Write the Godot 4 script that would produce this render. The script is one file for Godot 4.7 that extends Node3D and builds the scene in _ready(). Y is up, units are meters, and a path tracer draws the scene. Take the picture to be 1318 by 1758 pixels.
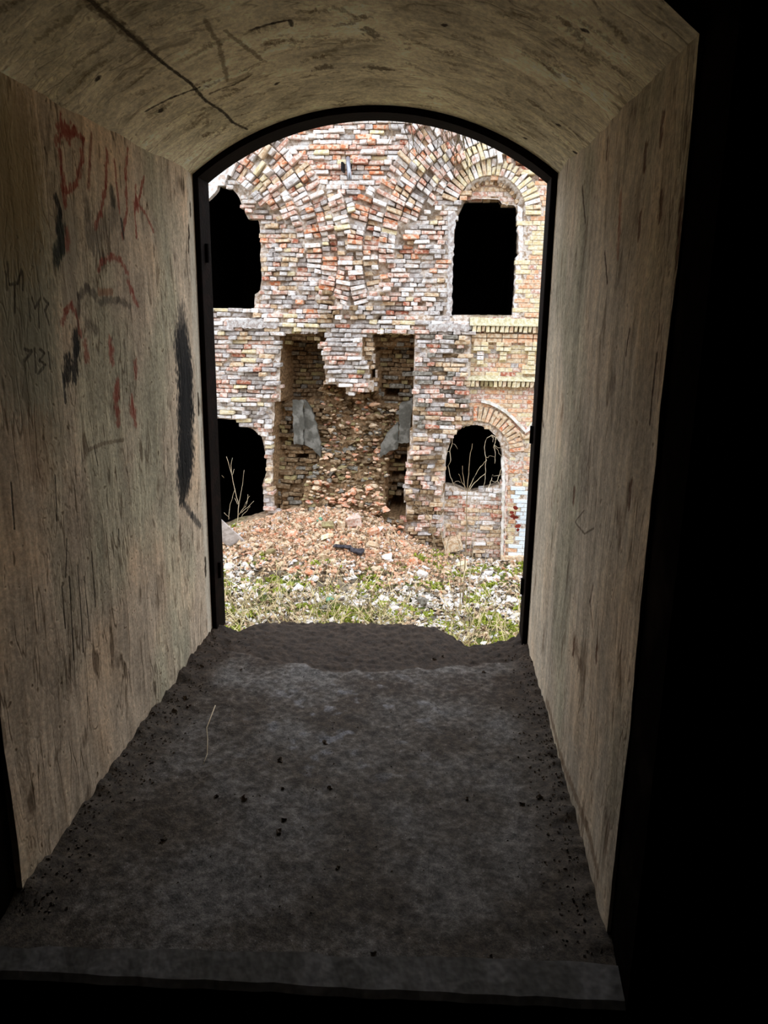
extends Node3D
# A ruined brick courtyard front seen through a deep, whitewashed embrasure from a dark room.
# Metres, y up. The embrasure floor is y = 0; the passage runs from z = 0 (iron frame) to z = 1.37; the ruin stands at z = -11.

const ZF := -11.0
const CAM_EXPOSURE := 3.7

var rng := RandomNumberGenerator.new()
var M := {}
var noise_big := FastNoiseLite.new()
var noise_mid := FastNoiseLite.new()
var noise_fine := FastNoiseLite.new()
var zones: Array = []
var owners := {}
var owner_count := {}
var spill := {}
var brick_meshes := {}
var openings := {}
# canvas being painted
var cw := 0
var ch := 0
var px := PackedByteArray()
var hx := PackedByteArray()
var canvas_size := Vector2.ONE
var canvas_from := Vector2.ZERO


func _ready() -> void:
	rng.seed = 20
	noise_big.seed = 3
	noise_big.frequency = 1.1
	noise_mid.seed = 5
	noise_mid.frequency = 3.2
	noise_fine.seed = 8
	noise_fine.frequency = 11.0
	setup_view()
	make_materials()
	build_passage()
	build_room()
	build_ruin()
	build_ground()
	build_rubble()
	build_plants()
	build_small()


# ------------------------------------------------------------------ camera, sky
func setup_view() -> void:
	var cam := Camera3D.new()
	cam.name = "camera"
	cam.position = Vector3(0.8276, 1.1765, 2.6629)
	cam.rotation = Vector3(-0.25716, 0.07480, 0.01502)
	cam.fov = 65.755
	cam.near = 0.02
	cam.far = 200.0
	add_child(cam)
	cam.current = true
	var env := Environment.new()
	var sky := Sky.new()
	var sm := ProceduralSkyMaterial.new()
	sm.sky_top_color = Color(0.93, 0.955, 1.0)
	sm.sky_horizon_color = Color(0.86, 0.87, 0.88)
	sm.sky_curve = 0.25
	sm.ground_bottom_color = Color(0.25, 0.23, 0.2)
	sm.ground_horizon_color = Color(0.45, 0.43, 0.4)
	sky.sky_material = sm
	env.background_mode = Environment.BG_SKY
	env.sky = sky
	env.background_energy_multiplier = 1.0
	env.tonemap_mode = Environment.TONE_MAPPER_LINEAR
	env.tonemap_exposure = CAM_EXPOSURE
	env.sdfgi_enabled = true
	env.ssao_enabled = true
	env.ssil_enabled = true
	var we := WorldEnvironment.new()
	we.name = "overcast_sky"
	we.environment = env
	add_child(we)


# ------------------------------------------------------------------ helpers
func tag(o: Node, label: String, category: String, group := "", kind := "") -> Node:
	o.set_meta("label", label)
	o.set_meta("category", category)
	if group:
		o.set_meta("group", group)
	if kind:
		o.set_meta("kind", kind)
	return o


func numbered(called: String) -> String:
	if not has_node(NodePath(called)):
		return called
	var i := 1
	while has_node(NodePath("%s_%03d" % [called, i])):
		i += 1
	return "%s_%03d" % [called, i]


var name_count := {}


func next_name(called: String, parent: Node) -> String:
	var key := str(parent.get_instance_id()) + called
	var i: int = name_count.get(key, 0)
	name_count[key] = i + 1
	return called if i == 0 else "%s_%03d" % [called, i]


func thing(called: String, at := Vector3.ZERO) -> Node3D:
	var o := Node3D.new()
	o.name = next_name(called, self)
	o.position = at
	add_child(o)
	return o


func obj(called: String, mesh: Mesh, mat: Material, parent: Node = self, xf := Transform3D()) -> MeshInstance3D:
	var o := MeshInstance3D.new()
	o.name = next_name(called, parent)
	o.mesh = mesh
	o.material_override = mat
	o.transform = xf
	parent.add_child(o)
	return o


func begin(smooth := false) -> SurfaceTool:
	var st := SurfaceTool.new()
	st.begin(Mesh.PRIMITIVE_TRIANGLES)
	st.set_smooth_group(0 if smooth else -1)
	return st


func finish(st: SurfaceTool) -> ArrayMesh:
	st.generate_normals()
	return st.commit()


func tri(st: SurfaceTool, a: Vector3, b: Vector3, c: Vector3, inside: Vector3) -> void:
	# winds the triangle so that it faces away from the point inside (front faces run clockwise)
	if (b - a).cross(c - a).dot((a + b + c) / 3.0 - inside) > 0.0:
		var t := b
		b = c
		c = t
	st.add_vertex(a)
	st.add_vertex(b)
	st.add_vertex(c)


func quad(st: SurfaceTool, a: Vector3, b: Vector3, c: Vector3, d: Vector3, inside: Vector3) -> void:
	tri(st, a, b, c, inside)
	tri(st, a, c, d, inside)


func rough_box(size: Vector3, c: float, jit: float) -> ArrayMesh:
	# a box with broken, bevelled edges: 44 triangles
	var st := begin()
	box_into(st, Transform3D(), size, c, jit)
	return finish(st)


func box_into(st: SurfaceTool, xf: Transform3D, size: Vector3, c: float, jit: float) -> void:
	var v := {}
	var h := size * 0.5
	for sx in [-1, 1]:
		for sy in [-1, 1]:
			for sz in [-1, 1]:
				var off := Vector3(rng.randf_range(-jit, jit), rng.randf_range(-jit, jit), rng.randf_range(-jit, jit))
				if jit > 0.0 and rng.randf() < 0.22:
					off -= Vector3(sx, sy, sz) * jit * 1.8
				for ax in 3:
					var cc := c * (1.0 + (rng.randf_range(-0.5, 0.9) if jit > 0.0 else 0.0))
					var q := Vector3(sx * (h.x - (0.0 if ax == 0 else cc)), sy * (h.y - (0.0 if ax == 1 else cc)), sz * (h.z - (0.0 if ax == 2 else cc)))
					v[[sx, sy, sz, ax]] = xf * (q + off)
	var o := xf.origin
	for s in [-1, 1]:
		quad(st, v[[s, -1, -1, 0]], v[[s, 1, -1, 0]], v[[s, 1, 1, 0]], v[[s, -1, 1, 0]], o)
		quad(st, v[[-1, s, -1, 1]], v[[1, s, -1, 1]], v[[1, s, 1, 1]], v[[-1, s, 1, 1]], o)
		quad(st, v[[-1, -1, s, 2]], v[[1, -1, s, 2]], v[[1, 1, s, 2]], v[[-1, 1, s, 2]], o)
		for t in [-1, 1]:
			quad(st, v[[s, t, -1, 0]], v[[s, t, 1, 0]], v[[s, t, 1, 1]], v[[s, t, -1, 1]], o)
			quad(st, v[[s, -1, t, 0]], v[[s, 1, t, 0]], v[[s, 1, t, 2]], v[[s, -1, t, 2]], o)
			quad(st, v[[-1, s, t, 1]], v[[1, s, t, 1]], v[[1, s, t, 2]], v[[-1, s, t, 2]], o)
			for w in [-1, 1]:
				tri(st, v[[s, t, w, 0]], v[[s, t, w, 1]], v[[s, t, w, 2]], o)


func plain_box(st: SurfaceTool, lo: Vector3, hi: Vector3, c := 0.004) -> void:
	box_into(st, Transform3D(Basis(), (lo + hi) * 0.5), hi - lo, c, 0.0)


func tube(st: SurfaceTool, pts: Array, r0: float, r1: float, sides := 5) -> void:
	var rings: Array = []
	for i in pts.size():
		var d: Vector3 = (pts[mini(i + 1, pts.size() - 1)] - pts[maxi(i - 1, 0)]).normalized()
		var a := d.cross(Vector3.UP if absf(d.y) < 0.9 else Vector3.RIGHT).normalized()
		var b := d.cross(a)
		var r := lerpf(r0, r1, float(i) / (pts.size() - 1))
		var ring: Array = []
		for k in sides:
			var t := TAU * k / sides
			ring.append(pts[i] + (a * cos(t) + b * sin(t)) * r)
		rings.append(ring)
	for i in pts.size() - 1:
		var mid: Vector3 = (pts[i] + pts[i + 1]) * 0.5
		for k in sides:
			quad(st, rings[i][k], rings[i][(k + 1) % sides], rings[i + 1][(k + 1) % sides], rings[i + 1][k], mid)
	for e in [0, pts.size() - 1]:
		var inner: Vector3 = pts[1] if e == 0 else pts[e - 1]
		for k in range(1, sides - 1):
			tri(st, rings[e][0], rings[e][k], rings[e][k + 1], inner)


func wiggle(a: Vector3, b: Vector3, n: int, amp: float) -> Array:
	var out: Array = []
	for i in n + 1:
		var t := float(i) / n
		var k := sin(t * PI) * amp
		out.append(a.lerp(b, t) + Vector3(rng.randf_range(-k, k), rng.randf_range(-k, k), rng.randf_range(-k, k)))
	return out


# ------------------------------------------------------------------ materials
func noise_bytes(w: int, h: int, freq: float, seed_: int, oct := 4, tile := true) -> PackedByteArray:
	var n := FastNoiseLite.new()
	n.seed = seed_
	n.frequency = freq
	n.fractal_octaves = oct
	var im: Image = n.get_seamless_image(w, h) if tile else n.get_image(w, h)
	im.convert(Image.FORMAT_L8)
	return im.get_data()


func stretched_noise(w: int, h: int, nw: int, nh: int, freq: float, seed_: int, oct := 3) -> PackedByteArray:
	var n := FastNoiseLite.new()
	n.seed = seed_
	n.frequency = freq
	n.fractal_octaves = oct
	var im := n.get_image(nw, nh)
	im.convert(Image.FORMAT_L8)
	im.resize(w, h, Image.INTERPOLATE_CUBIC)
	return im.get_data()


func mottled(called: String, a: Color, b: Color, share: float, grain: float, scale: float, rough := 0.95, relief := 0.35, freq := 0.02) -> StandardMaterial3D:
	# colour b in patches over colour a, with a fine grain
	var s := 192
	var n1 := noise_bytes(s, s, freq, hash(called) % 1000, 4)
	var n2 := noise_bytes(s, s, 0.11, hash(called) % 777 + 5, 3)
	var d := PackedByteArray()
	d.resize(s * s * 3)
	var hd := PackedByteArray()
	hd.resize(s * s)
	var lo := 1.0 - share
	for i in s * s:
		var t := clampf((n1[i] / 255.0 - lo) * 5.0 + 0.5, 0.0, 1.0)
		var g := 1.0 + (n2[i] / 255.0 - 0.5) * 2.0 * grain
		d[i * 3] = int(clampf(lerpf(a.r, b.r, t) * g, 0.0, 1.0) * 255.0)
		d[i * 3 + 1] = int(clampf(lerpf(a.g, b.g, t) * g, 0.0, 1.0) * 255.0)
		d[i * 3 + 2] = int(clampf(lerpf(a.b, b.b, t) * g, 0.0, 1.0) * 255.0)
		hd[i] = int(clampf(n2[i] * 0.6 + n1[i] * 0.4, 0.0, 255.0))
	var m := StandardMaterial3D.new()
	m.resource_name = called
	m.albedo_texture = ImageTexture.create_from_image(Image.create_from_data(s, s, false, Image.FORMAT_RGB8, d))
	m.roughness = rough
	m.metallic_specular = 0.3
	m.uv1_triplanar = true
	m.uv1_world_triplanar = true
	m.uv1_scale = Vector3.ONE / scale
	if relief > 0.0:
		m.heightmap_enabled = true
		m.heightmap_scale = relief
		m.heightmap_texture = ImageTexture.create_from_image(Image.create_from_data(s, s, false, Image.FORMAT_L8, hd))
	return m


func plain(called: String, c: Color, rough := 0.9, metal := 0.0) -> StandardMaterial3D:
	var m := StandardMaterial3D.new()
	m.resource_name = called
	m.albedo_color = c
	m.roughness = rough
	m.metallic = metal
	m.metallic_specular = 0.3
	return m


func make_materials() -> void:
	M.white = mottled("limed_brick", Color(0.81, 0.74, 0.69), Color(0.885, 0.88, 0.87), 0.62, 0.10, 0.8, 0.95, 0.4, 0.045)
	M.grey = mottled("lavender_brick", Color(0.65, 0.612, 0.59), Color(0.775, 0.765, 0.755), 0.5, 0.13, 0.8, 0.95, 0.45, 0.045)
	M.pink = mottled("pink_brick", Color(0.755, 0.575, 0.50), Color(0.86, 0.80, 0.755), 0.55, 0.12, 0.8, 0.95, 0.4, 0.05)
	M.orange = mottled("orange_brick", Color(0.80, 0.51, 0.36), Color(0.86, 0.765, 0.68), 0.5, 0.13, 0.8, 0.95, 0.4, 0.05)
	M.red = mottled("red_brick", Color(0.66, 0.40, 0.315), Color(0.81, 0.70, 0.63), 0.52, 0.14, 0.8, 0.95, 0.4, 0.05)
	M.peach = mottled("peach_brick", Color(0.83, 0.64, 0.50), Color(0.875, 0.77, 0.66), 0.5, 0.10, 0.8, 0.95, 0.3, 0.05)
	M.yellow = mottled("yellow_brick", Color(0.83, 0.765, 0.60), Color(0.875, 0.84, 0.74), 0.5, 0.09, 0.8, 0.95, 0.3, 0.05)
	M.tan = mottled("tan_brick", Color(0.75, 0.63, 0.50), Color(0.84, 0.775, 0.675), 0.5, 0.12, 0.8, 0.95, 0.4, 0.05)
	M.brown = mottled("brown_brick", Color(0.47, 0.375, 0.27), Color(0.62, 0.545, 0.44), 0.45, 0.16, 0.8, 0.95, 0.5, 0.05)
	M.moss = mottled("mossy_brick", Color(0.55, 0.49, 0.36), Color(0.62, 0.59, 0.42), 0.45, 0.16, 0.7, 0.95, 0.5, 0.05)
	M.umber = mottled("umber_brick", Color(0.42, 0.34, 0.25), Color(0.57, 0.50, 0.40), 0.45, 0.18, 0.8, 0.95, 0.5, 0.05)
	M.dark = mottled("grey_stone", Color(0.43, 0.41, 0.37), Color(0.60, 0.585, 0.55), 0.5, 0.14, 0.8, 0.95, 0.5, 0.05)
	M.lime = mottled("blue_white_limewash", Color(0.82, 0.73, 0.64), Color(0.87, 0.92, 0.95), 0.82, 0.07, 0.7, 0.95, 0.4, 0.05)
	M.cap = mottled("weathered_capping", Color(0.68, 0.64, 0.50), Color(0.80, 0.78, 0.68), 0.5, 0.14, 0.6, 0.95, 1.0, 0.04)
	M.mortar = mottled("old_mortar", Color(0.63, 0.545, 0.46), Color(0.81, 0.775, 0.735), 0.55, 0.16, 0.9, 0.97, 1.0, 0.05)
	M.core = mottled("crumbling_core", Color(0.39, 0.31, 0.22), Color(0.58, 0.47, 0.35), 0.5, 0.22, 0.8, 0.97, 1.6, 0.05)
	M.reveal = mottled("soot_mortar", Color(0.42, 0.36, 0.30), Color(0.62, 0.57, 0.50), 0.5, 0.16, 1.0)
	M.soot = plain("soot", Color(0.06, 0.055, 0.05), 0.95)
	M.render_grey = mottled("grey_render", Color(0.34, 0.335, 0.31), Color(0.48, 0.475, 0.45), 0.5, 0.08, 1.2, 0.9, 0.4)
	M.hood = mottled("white_hood", Color(0.80, 0.78, 0.73), Color(0.90, 0.89, 0.87), 0.6, 0.06, 0.7)
	M.green = mottled("green_moss", Color(0.44, 0.47, 0.17), Color(0.66, 0.70, 0.28), 0.5, 0.2, 0.5, 1.0, 1.5)
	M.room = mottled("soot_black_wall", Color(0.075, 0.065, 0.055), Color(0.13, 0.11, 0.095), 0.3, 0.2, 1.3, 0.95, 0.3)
	M.iron = mottled("rusty_iron", Color(0.05, 0.03, 0.025), Color(0.09, 0.05, 0.04), 0.35, 0.2, 0.35, 0.75, 0.15)
	M.iron.metallic_specular = 0.12
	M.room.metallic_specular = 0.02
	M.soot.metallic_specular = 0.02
	M.outer = mottled("outer_brickwork", Color(0.66, 0.55, 0.46), Color(0.74, 0.67, 0.59), 0.5, 0.16, 0.9, 0.95, 0.6, 0.06)
	M.zinc = plain("grey_zinc", Color(0.62, 0.63, 0.66), 0.45, 0.6)
	M.zinc_dark = plain("dark_iron", Color(0.10, 0.10, 0.11), 0.6, 0.3)
	M.twig = mottled("pale_twig", Color(0.68, 0.61, 0.50), Color(0.80, 0.75, 0.65), 0.5, 0.1, 0.4, 0.9, 0.0)
	M.twig_brown = mottled("brown_twig", Color(0.50, 0.43, 0.33), Color(0.62, 0.55, 0.45), 0.5, 0.1, 0.4, 0.9, 0.0)
	M.twig_dark = mottled("dark_twig", Color(0.25, 0.21, 0.15), Color(0.36, 0.31, 0.20), 0.5, 0.1, 0.4, 0.9, 0.0)
	M.red_leaf = plain("dry_red_leaf", Color(0.45, 0.16, 0.11), 0.8)
	M.board = mottled("weathered_board", Color(0.68, 0.65, 0.63), Color(0.82, 0.80, 0.79), 0.5, 0.1, 0.5)
	M.rubber = mottled("charred_timber", Color(0.17, 0.16, 0.18), Color(0.30, 0.29, 0.31), 0.5, 0.1, 0.3, 0.7)
	M.teal = plain("faded_green_plastic", Color(0.42, 0.62, 0.52), 0.6)
	M.clod = mottled("clay_clod", Color(0.34, 0.30, 0.265), Color(0.45, 0.41, 0.37), 0.5, 0.15, 0.2)


# ------------------------------------------------------------------ painted plaster
func start_canvas(w: int, h: int, from: Vector2, size: Vector2) -> void:
	cw = w
	ch = h
	canvas_from = from
	canvas_size = size
	px = PackedByteArray()
	px.resize(w * h * 3)
	hx = PackedByteArray()
	hx.resize(w * h)


func stroke(pts: Array, width: float, c: Color, strength: float, dh := 0.0, ragged := 0.5, sd := 1) -> void:
	# a brush line in metres on the canvas; ragged lets the plaster show through
	var per := Vector2(cw / canvas_size.x, ch / canvas_size.y)
	for i in maxi(pts.size() - 1, 1):
		var a: Vector2 = pts[i] - canvas_from
		var b: Vector2 = pts[mini(i + 1, pts.size() - 1)] - canvas_from
		var lo := (a.min(b) - Vector2.ONE * width) * per
		var hi := (a.max(b) + Vector2.ONE * width) * per
		var d := b - a
		var l2 := maxf(d.length_squared(), 1e-9)
		for y in range(maxi(0, int(lo.y)), mini(ch, int(hi.y) + 1)):
			for x in range(maxi(0, int(lo.x)), mini(cw, int(hi.x) + 1)):
				var q := Vector2(x, y) / per
				var t := clampf((q - a).dot(d) / l2, 0.0, 1.0)
				var e := (q - a - d * t).length() / (width * 0.5)
				e += noise_fine.get_noise_2d(q.x * 6.0 + sd * 7.3, q.y * 2.5) * ragged * 1.6
				if e >= 1.0:
					continue
				var k := clampf((1.0 - e) * 2.2, 0.0, 1.0) * strength
				k *= clampf(1.0 + ragged * 1.6 * noise_fine.get_noise_2d(q.x * 18.0, q.y * 5.0 + sd), 0.0, 1.0)
				var o := y * cw + x
				px[o * 3] = int(lerpf(px[o * 3], c.r * 255.0, k))
				px[o * 3 + 1] = int(lerpf(px[o * 3 + 1], c.g * 255.0, k))
				px[o * 3 + 2] = int(lerpf(px[o * 3 + 2], c.b * 255.0, k))
				if dh != 0.0:
					hx[o] = int(clampf(hx[o] + dh * k * 255.0, 0.0, 255.0))


func plaster_base(base: Color, patch: Color, patch2: Color, crease: Color, seed_: int, vertical: bool, crease_amount: float) -> void:
	var n_low := stretched_noise(cw, ch, 96, 96, 0.03, seed_, 4)
	var n_low2 := stretched_noise(cw, ch, 96, 64, 0.022, seed_ + 1, 4)
	var a := stretched_noise(cw, ch, cw / 2 if vertical else cw / 9, ch / 17 if vertical else ch / 3, 0.06, seed_ + 2, 3)
	var b := stretched_noise(cw, ch, cw / 3 if vertical else cw / 8, ch / 12 if vertical else ch / 3, 0.07, seed_ + 3, 3)
	var mask := stretched_noise(cw, ch, 128, 128, 0.045, seed_ + 4, 3)
	var d := stretched_noise(cw, ch, int(cw * 0.6) if vertical else cw / 5, ch / 6 if vertical else int(ch * 0.6), 0.075, seed_ + 7, 4)
	var hash_ := seed_ * 7919
	var grain := noise_bytes(cw, ch, 0.12, seed_ + 5, 3, false)
	var pits := noise_bytes(cw, ch, 0.05, seed_ + 6, 2, false)
	for i in cw * ch:
		var l := n_low[i] / 255.0
		var l2 := n_low2[i] / 255.0
		var t := clampf((l - 0.5) * 3.0, 0.0, 1.0)
		var t2 := clampf((l2 - 0.55) * 4.0, 0.0, 1.0)
		var r := lerpf(lerpf(base.r, patch.r, t), patch2.r, t2)
		var g := lerpf(lerpf(base.g, patch.g, t), patch2.g, t2)
		var bl := lerpf(lerpf(base.b, patch.b, t), patch2.b, t2)
		var c1 := absf(a[i] / 127.5 - 1.0)
		var mk := clampf((mask[i] / 255.0 - 0.38) * 3.5, 0.0, 1.0)
		var cr := clampf(1.0 - c1 * 11.0, 0.0, 1.0) * mk
		var fl := clampf((b[i] / 255.0 - 0.74) * 9.0, 0.0, 1.0) * mk
		var pit := clampf((pits[i] / 255.0 - 0.83) * 12.0, 0.0, 1.0)
		var fine := clampf(1.0 - absf(d[i] / 127.5 - 1.0) * 9.0, 0.0, 1.0) * clampf((n_low2[i] / 255.0 - 0.30) * 3.0, 0.0, 1.0)
		var chip := clampf((d[i] / 255.0 - 0.77) * 10.0, 0.0, 1.0) * clampf((n_low[i] / 255.0 - 0.40) * 4.0, 0.0, 1.0)
		hash_ = (hash_ * 1103515245 + 12345) & 0x7fffffff
		var k := clampf(cr * 0.55 + fl * 0.6 + pit * 0.5 + fine * 0.20 + chip * 0.5, 0.0, 0.85) * crease_amount
		var v := 1.0 + (grain[i] / 255.0 - 0.5) * 0.18 + (a[i] / 255.0 - 0.5) * 0.20 + (d[i] / 255.0 - 0.5) * 0.14 + (l - 0.5) * 0.24 + (pits[i] / 255.0 - 0.5) * 0.16 + ((hash_ >> 12) % 256 - 128) * 0.0004
		px[i * 3] = int(clampf(lerpf(r, crease.r, k) * v * 255.0, 0.0, 255.0))
		px[i * 3 + 1] = int(clampf(lerpf(g, crease.g, k) * v * 255.0, 0.0, 255.0))
		px[i * 3 + 2] = int(clampf(lerpf(bl, crease.b, k) * v * 255.0, 0.0, 255.0))
		hx[i] = int(clampf(110.0 + (a[i] - 127.0) * 0.5 + (grain[i] - 127.0) * 0.12 - (cr * 70.0 + fl * 60.0 + pit * 70.0 + fine * 45.0 + chip * 60.0) + (d[i] - 127.0) * 0.18, 0.0, 255.0))


func canvas_material(called: String, relief: float, rough := 0.92) -> StandardMaterial3D:
	var m := StandardMaterial3D.new()
	m.resource_name = called
	m.albedo_texture = ImageTexture.create_from_image(Image.create_from_data(cw, ch, false, Image.FORMAT_RGB8, px))
	m.heightmap_enabled = true
	m.heightmap_scale = relief
	m.heightmap_texture = ImageTexture.create_from_image(Image.create_from_data(cw, ch, false, Image.FORMAT_L8, hx))
	m.roughness = rough
	m.metallic_specular = 0.3
	m.texture_repeat = false
	return m


func sheet(nu: int, nv: int, at: Callable, thick: Vector3, centre: Vector3) -> ArrayMesh:
	# a curved sheet with uv, closed to a solid by a back side shifted by thick
	var st := begin(true)
	for i in nu + 1:
		for j in nv + 1:
			st.set_uv(Vector2(float(i) / nu, float(j) / nv))
			st.add_vertex((at as Callable).call(float(i) / nu, float(j) / nv))
	var w := nv + 1
	var p0: Vector3 = (at as Callable).call(0.5, 0.5)
	var p1: Vector3 = (at as Callable).call(0.55, 0.5)
	var p2: Vector3 = (at as Callable).call(0.5, 0.55)
	var flip := (p1 - p0).cross(p2 - p0).dot(p0 - centre) > 0.0
	# front faces (towards centre) run clockwise seen from the centre
	for i in nu:
		for j in nv:
			var q := [i * w + j, (i + 1) * w + j, (i + 1) * w + j + 1, i * w + j + 1]
			if not flip:
				q = [q[0], q[3], q[2], q[1]]
			for k in [0, 1, 2, 0, 2, 3]:
				st.add_index(q[k])
	st.generate_normals()
	var mesh := st.commit()
	# rim and back
	var bk := begin()
	var edge: Array = []
	for i in nu:
		edge.append([float(i) / nu, 0.0])
	for j in nv:
		edge.append([1.0, float(j) / nv])
	for i in nu:
		edge.append([1.0 - float(i) / nu, 1.0])
	for j in nv:
		edge.append([0.0, 1.0 - float(j) / nv])
	var mid: Vector3 = p0 + thick * 0.5
	for k in edge.size():
		var e0: Array = edge[k]
		var e1: Array = edge[(k + 1) % edge.size()]
		var a: Vector3 = (at as Callable).call(e0[0], e0[1])
		var b: Vector3 = (at as Callable).call(e1[0], e1[1])
		bk.set_uv(Vector2(e0[0], e0[1]))
		quad(bk, a, b, b + thick, a + thick, mid)
		tri(bk, a + thick, b + thick, p0 + thick, mid)
	bk.generate_normals()
	return bk.commit(mesh)


# ------------------------------------------------------------------ the embrasure
const SPRING := 1.57
const ARC := Vector2(0.58, 0.825)
const ARC_R := 0.941


func build_passage() -> void:
	var mid := Vector3(0.58, 0.8, 0.6)
	# left wall: (z, y)
	start_canvas(768, 1024, Vector2(-0.13, 0.0), Vector2(1.5, 1.6))
	plaster_base(Color(0.80, 0.725, 0.63), Color(0.785, 0.69, 0.58), Color(0.725, 0.69, 0.59), Color(0.25, 0.19, 0.13), 11, true, 0.9)
	paint_left()
	var ml := canvas_material("flaking_limewash", 0.6)
	var lw := obj("wall_left", sheet(70, 90, func(s: float, t: float) -> Vector3:
		var z := -0.125 + s * 1.491
		var y := -0.03 + t * 1.63
		var bump := noise_big.get_noise_3d(z * 2.2, y * 1.2, 4.0) * 0.007 + noise_mid.get_noise_2d(z * 2.5, y * 0.8) * 0.0025
		return Vector3(0.0 + 0.008 * z / 1.366 + bump * smoothstep(0.0, 0.08, z), y, z), Vector3(-0.12, 0, 0), mid), ml)
	tag(lw, "whitewashed left embrasure wall with red graffiti letters and a black soot streak", "wall", "", "structure")
	# right wall
	start_canvas(640, 896, Vector2(-0.13, 0.0), Vector2(1.5, 1.6))
	plaster_base(Color(0.80, 0.745, 0.66), Color(0.79, 0.715, 0.615), Color(0.745, 0.71, 0.615), Color(0.30, 0.22, 0.15), 41, true, 0.6)
	paint_right()
	var mr := canvas_material("streaked_limewash", 0.5)
	var rw := obj("wall_right", sheet(60, 80, func(s: float, t: float) -> Vector3:
		var z := -0.125 + s * 1.491
		var y := -0.03 + t * 1.63
		var bump := noise_big.get_noise_3d(z * 2.2, y * 1.2, 24.0) * 0.007 + noise_mid.get_noise_2d(z * 2.5 + 9.0, y * 0.8) * 0.0025
		return Vector3(1.15 + 0.022 * z / 1.366 + bump * smoothstep(0.0, 0.08, z), y, z), Vector3(0.12, 0, 0), mid), mr)
	tag(rw, "streaked whitewashed right embrasure wall without graffiti", "wall", "", "structure")
	# vault: (angle, z)
	start_canvas(768, 640, Vector2(-0.70, -0.13), Vector2(1.40, 1.5))
	plaster_base(Color(0.93, 0.885, 0.775), Color(0.95, 0.90, 0.785), Color(0.87, 0.83, 0.715), Color(0.40, 0.34, 0.25), 71, false, 0.55)
	paint_vault()
	var mv := canvas_material("vault_limewash", 0.6)
	var vt := obj("ceiling", sheet(64, 60, func(s: float, t: float) -> Vector3:
		var a := -0.70 + s * 1.40
		var z := -0.125 + t * 1.491
		var bump := noise_big.get_noise_3d(a * 2.0, z * 2.0, 44.0) * 0.008 + noise_mid.get_noise_2d(a * 2.0 + 40.0, z * 2.0) * 0.003
		var r := ARC_R + bump * smoothstep(0.0, 0.08, z)
		return Vector3(ARC.x + sin(a) * r, ARC.y + cos(a) * r, z), Vector3(0, 0.12, 0), mid), mv)
	tag(vt, "whitewashed segmental vault over the embrasure with a long crack", "ceiling", "", "structure")
	# floor: (x, z)
	start_canvas(832, 1152, Vector2(-0.05, -0.2), Vector2(1.30, 1.76))
	floor_base()
	var mf := canvas_material("trodden_clay", 0.35, 0.72)
	mf.metallic_specular = 0.22
	var fl := obj("floor", floor_mesh(), mf)
	tag(fl, "dusty dark clay floor of the embrasure with a broken outer edge", "floor", "", "structure")
	# near lip of the floor, a band of cement along the room side
	var st := begin()
	var n := 40
	for i in n:
		var x0 := lerpf(-0.06, 1.176, float(i) / n)
		var x1 := lerpf(-0.06, 1.176, float(i + 1) / n)
		var e0 := 1.562 - 0.034 * x0 + noise_mid.get_noise_1d(x0 * 3.0) * 0.006
		var e1 := 1.562 - 0.034 * x1 + noise_mid.get_noise_1d(x1 * 3.0) * 0.006
		var prof0 := [Vector3(x0, -0.006, 1.500 - 0.057 * x0 + noise_mid.get_noise_1d(x0 * 2.0 + 9.0) * 0.01), Vector3(x0, 0.016 + noise_fine.get_noise_1d(x0 * 4.0) * 0.004, 1.508 - 0.057 * x0 + noise_mid.get_noise_1d(x0 * 2.0 + 9.0) * 0.01), Vector3(x0, 0.004, e0 - 0.012), Vector3(x0, -0.004, e0), Vector3(x0, -0.30, e0), Vector3(x0, -0.30, 1.40)]
		var prof1 := [Vector3(x1, -0.006, 1.500 - 0.057 * x1 + noise_mid.get_noise_1d(x1 * 2.0 + 9.0) * 0.01), Vector3(x1, 0.016 + noise_fine.get_noise_1d(x1 * 4.0) * 0.004, 1.508 - 0.057 * x1 + noise_mid.get_noise_1d(x1 * 2.0 + 9.0) * 0.01), Vector3(x1, 0.004, e1 - 0.012), Vector3(x1, -0.004, e1), Vector3(x1, -0.30, e1), Vector3(x1, -0.30, 1.40)]
		for k in 5:
			quad(st, prof0[k], prof1[k], prof1[k + 1], prof0[k + 1], Vector3((x0 + x1) * 0.5, -0.12, 1.45))
	var lip := obj("trim_1", finish(st), mottled("cement_lip", Color(0.38, 0.365, 0.345), Color(0.46, 0.445, 0.43), 0.5, 0.2, 0.5, 0.75, 0.3))
	tag(lip, "grey cement nosing along the room side of the embrasure floor", "sill", "", "structure")
	build_frame()


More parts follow.
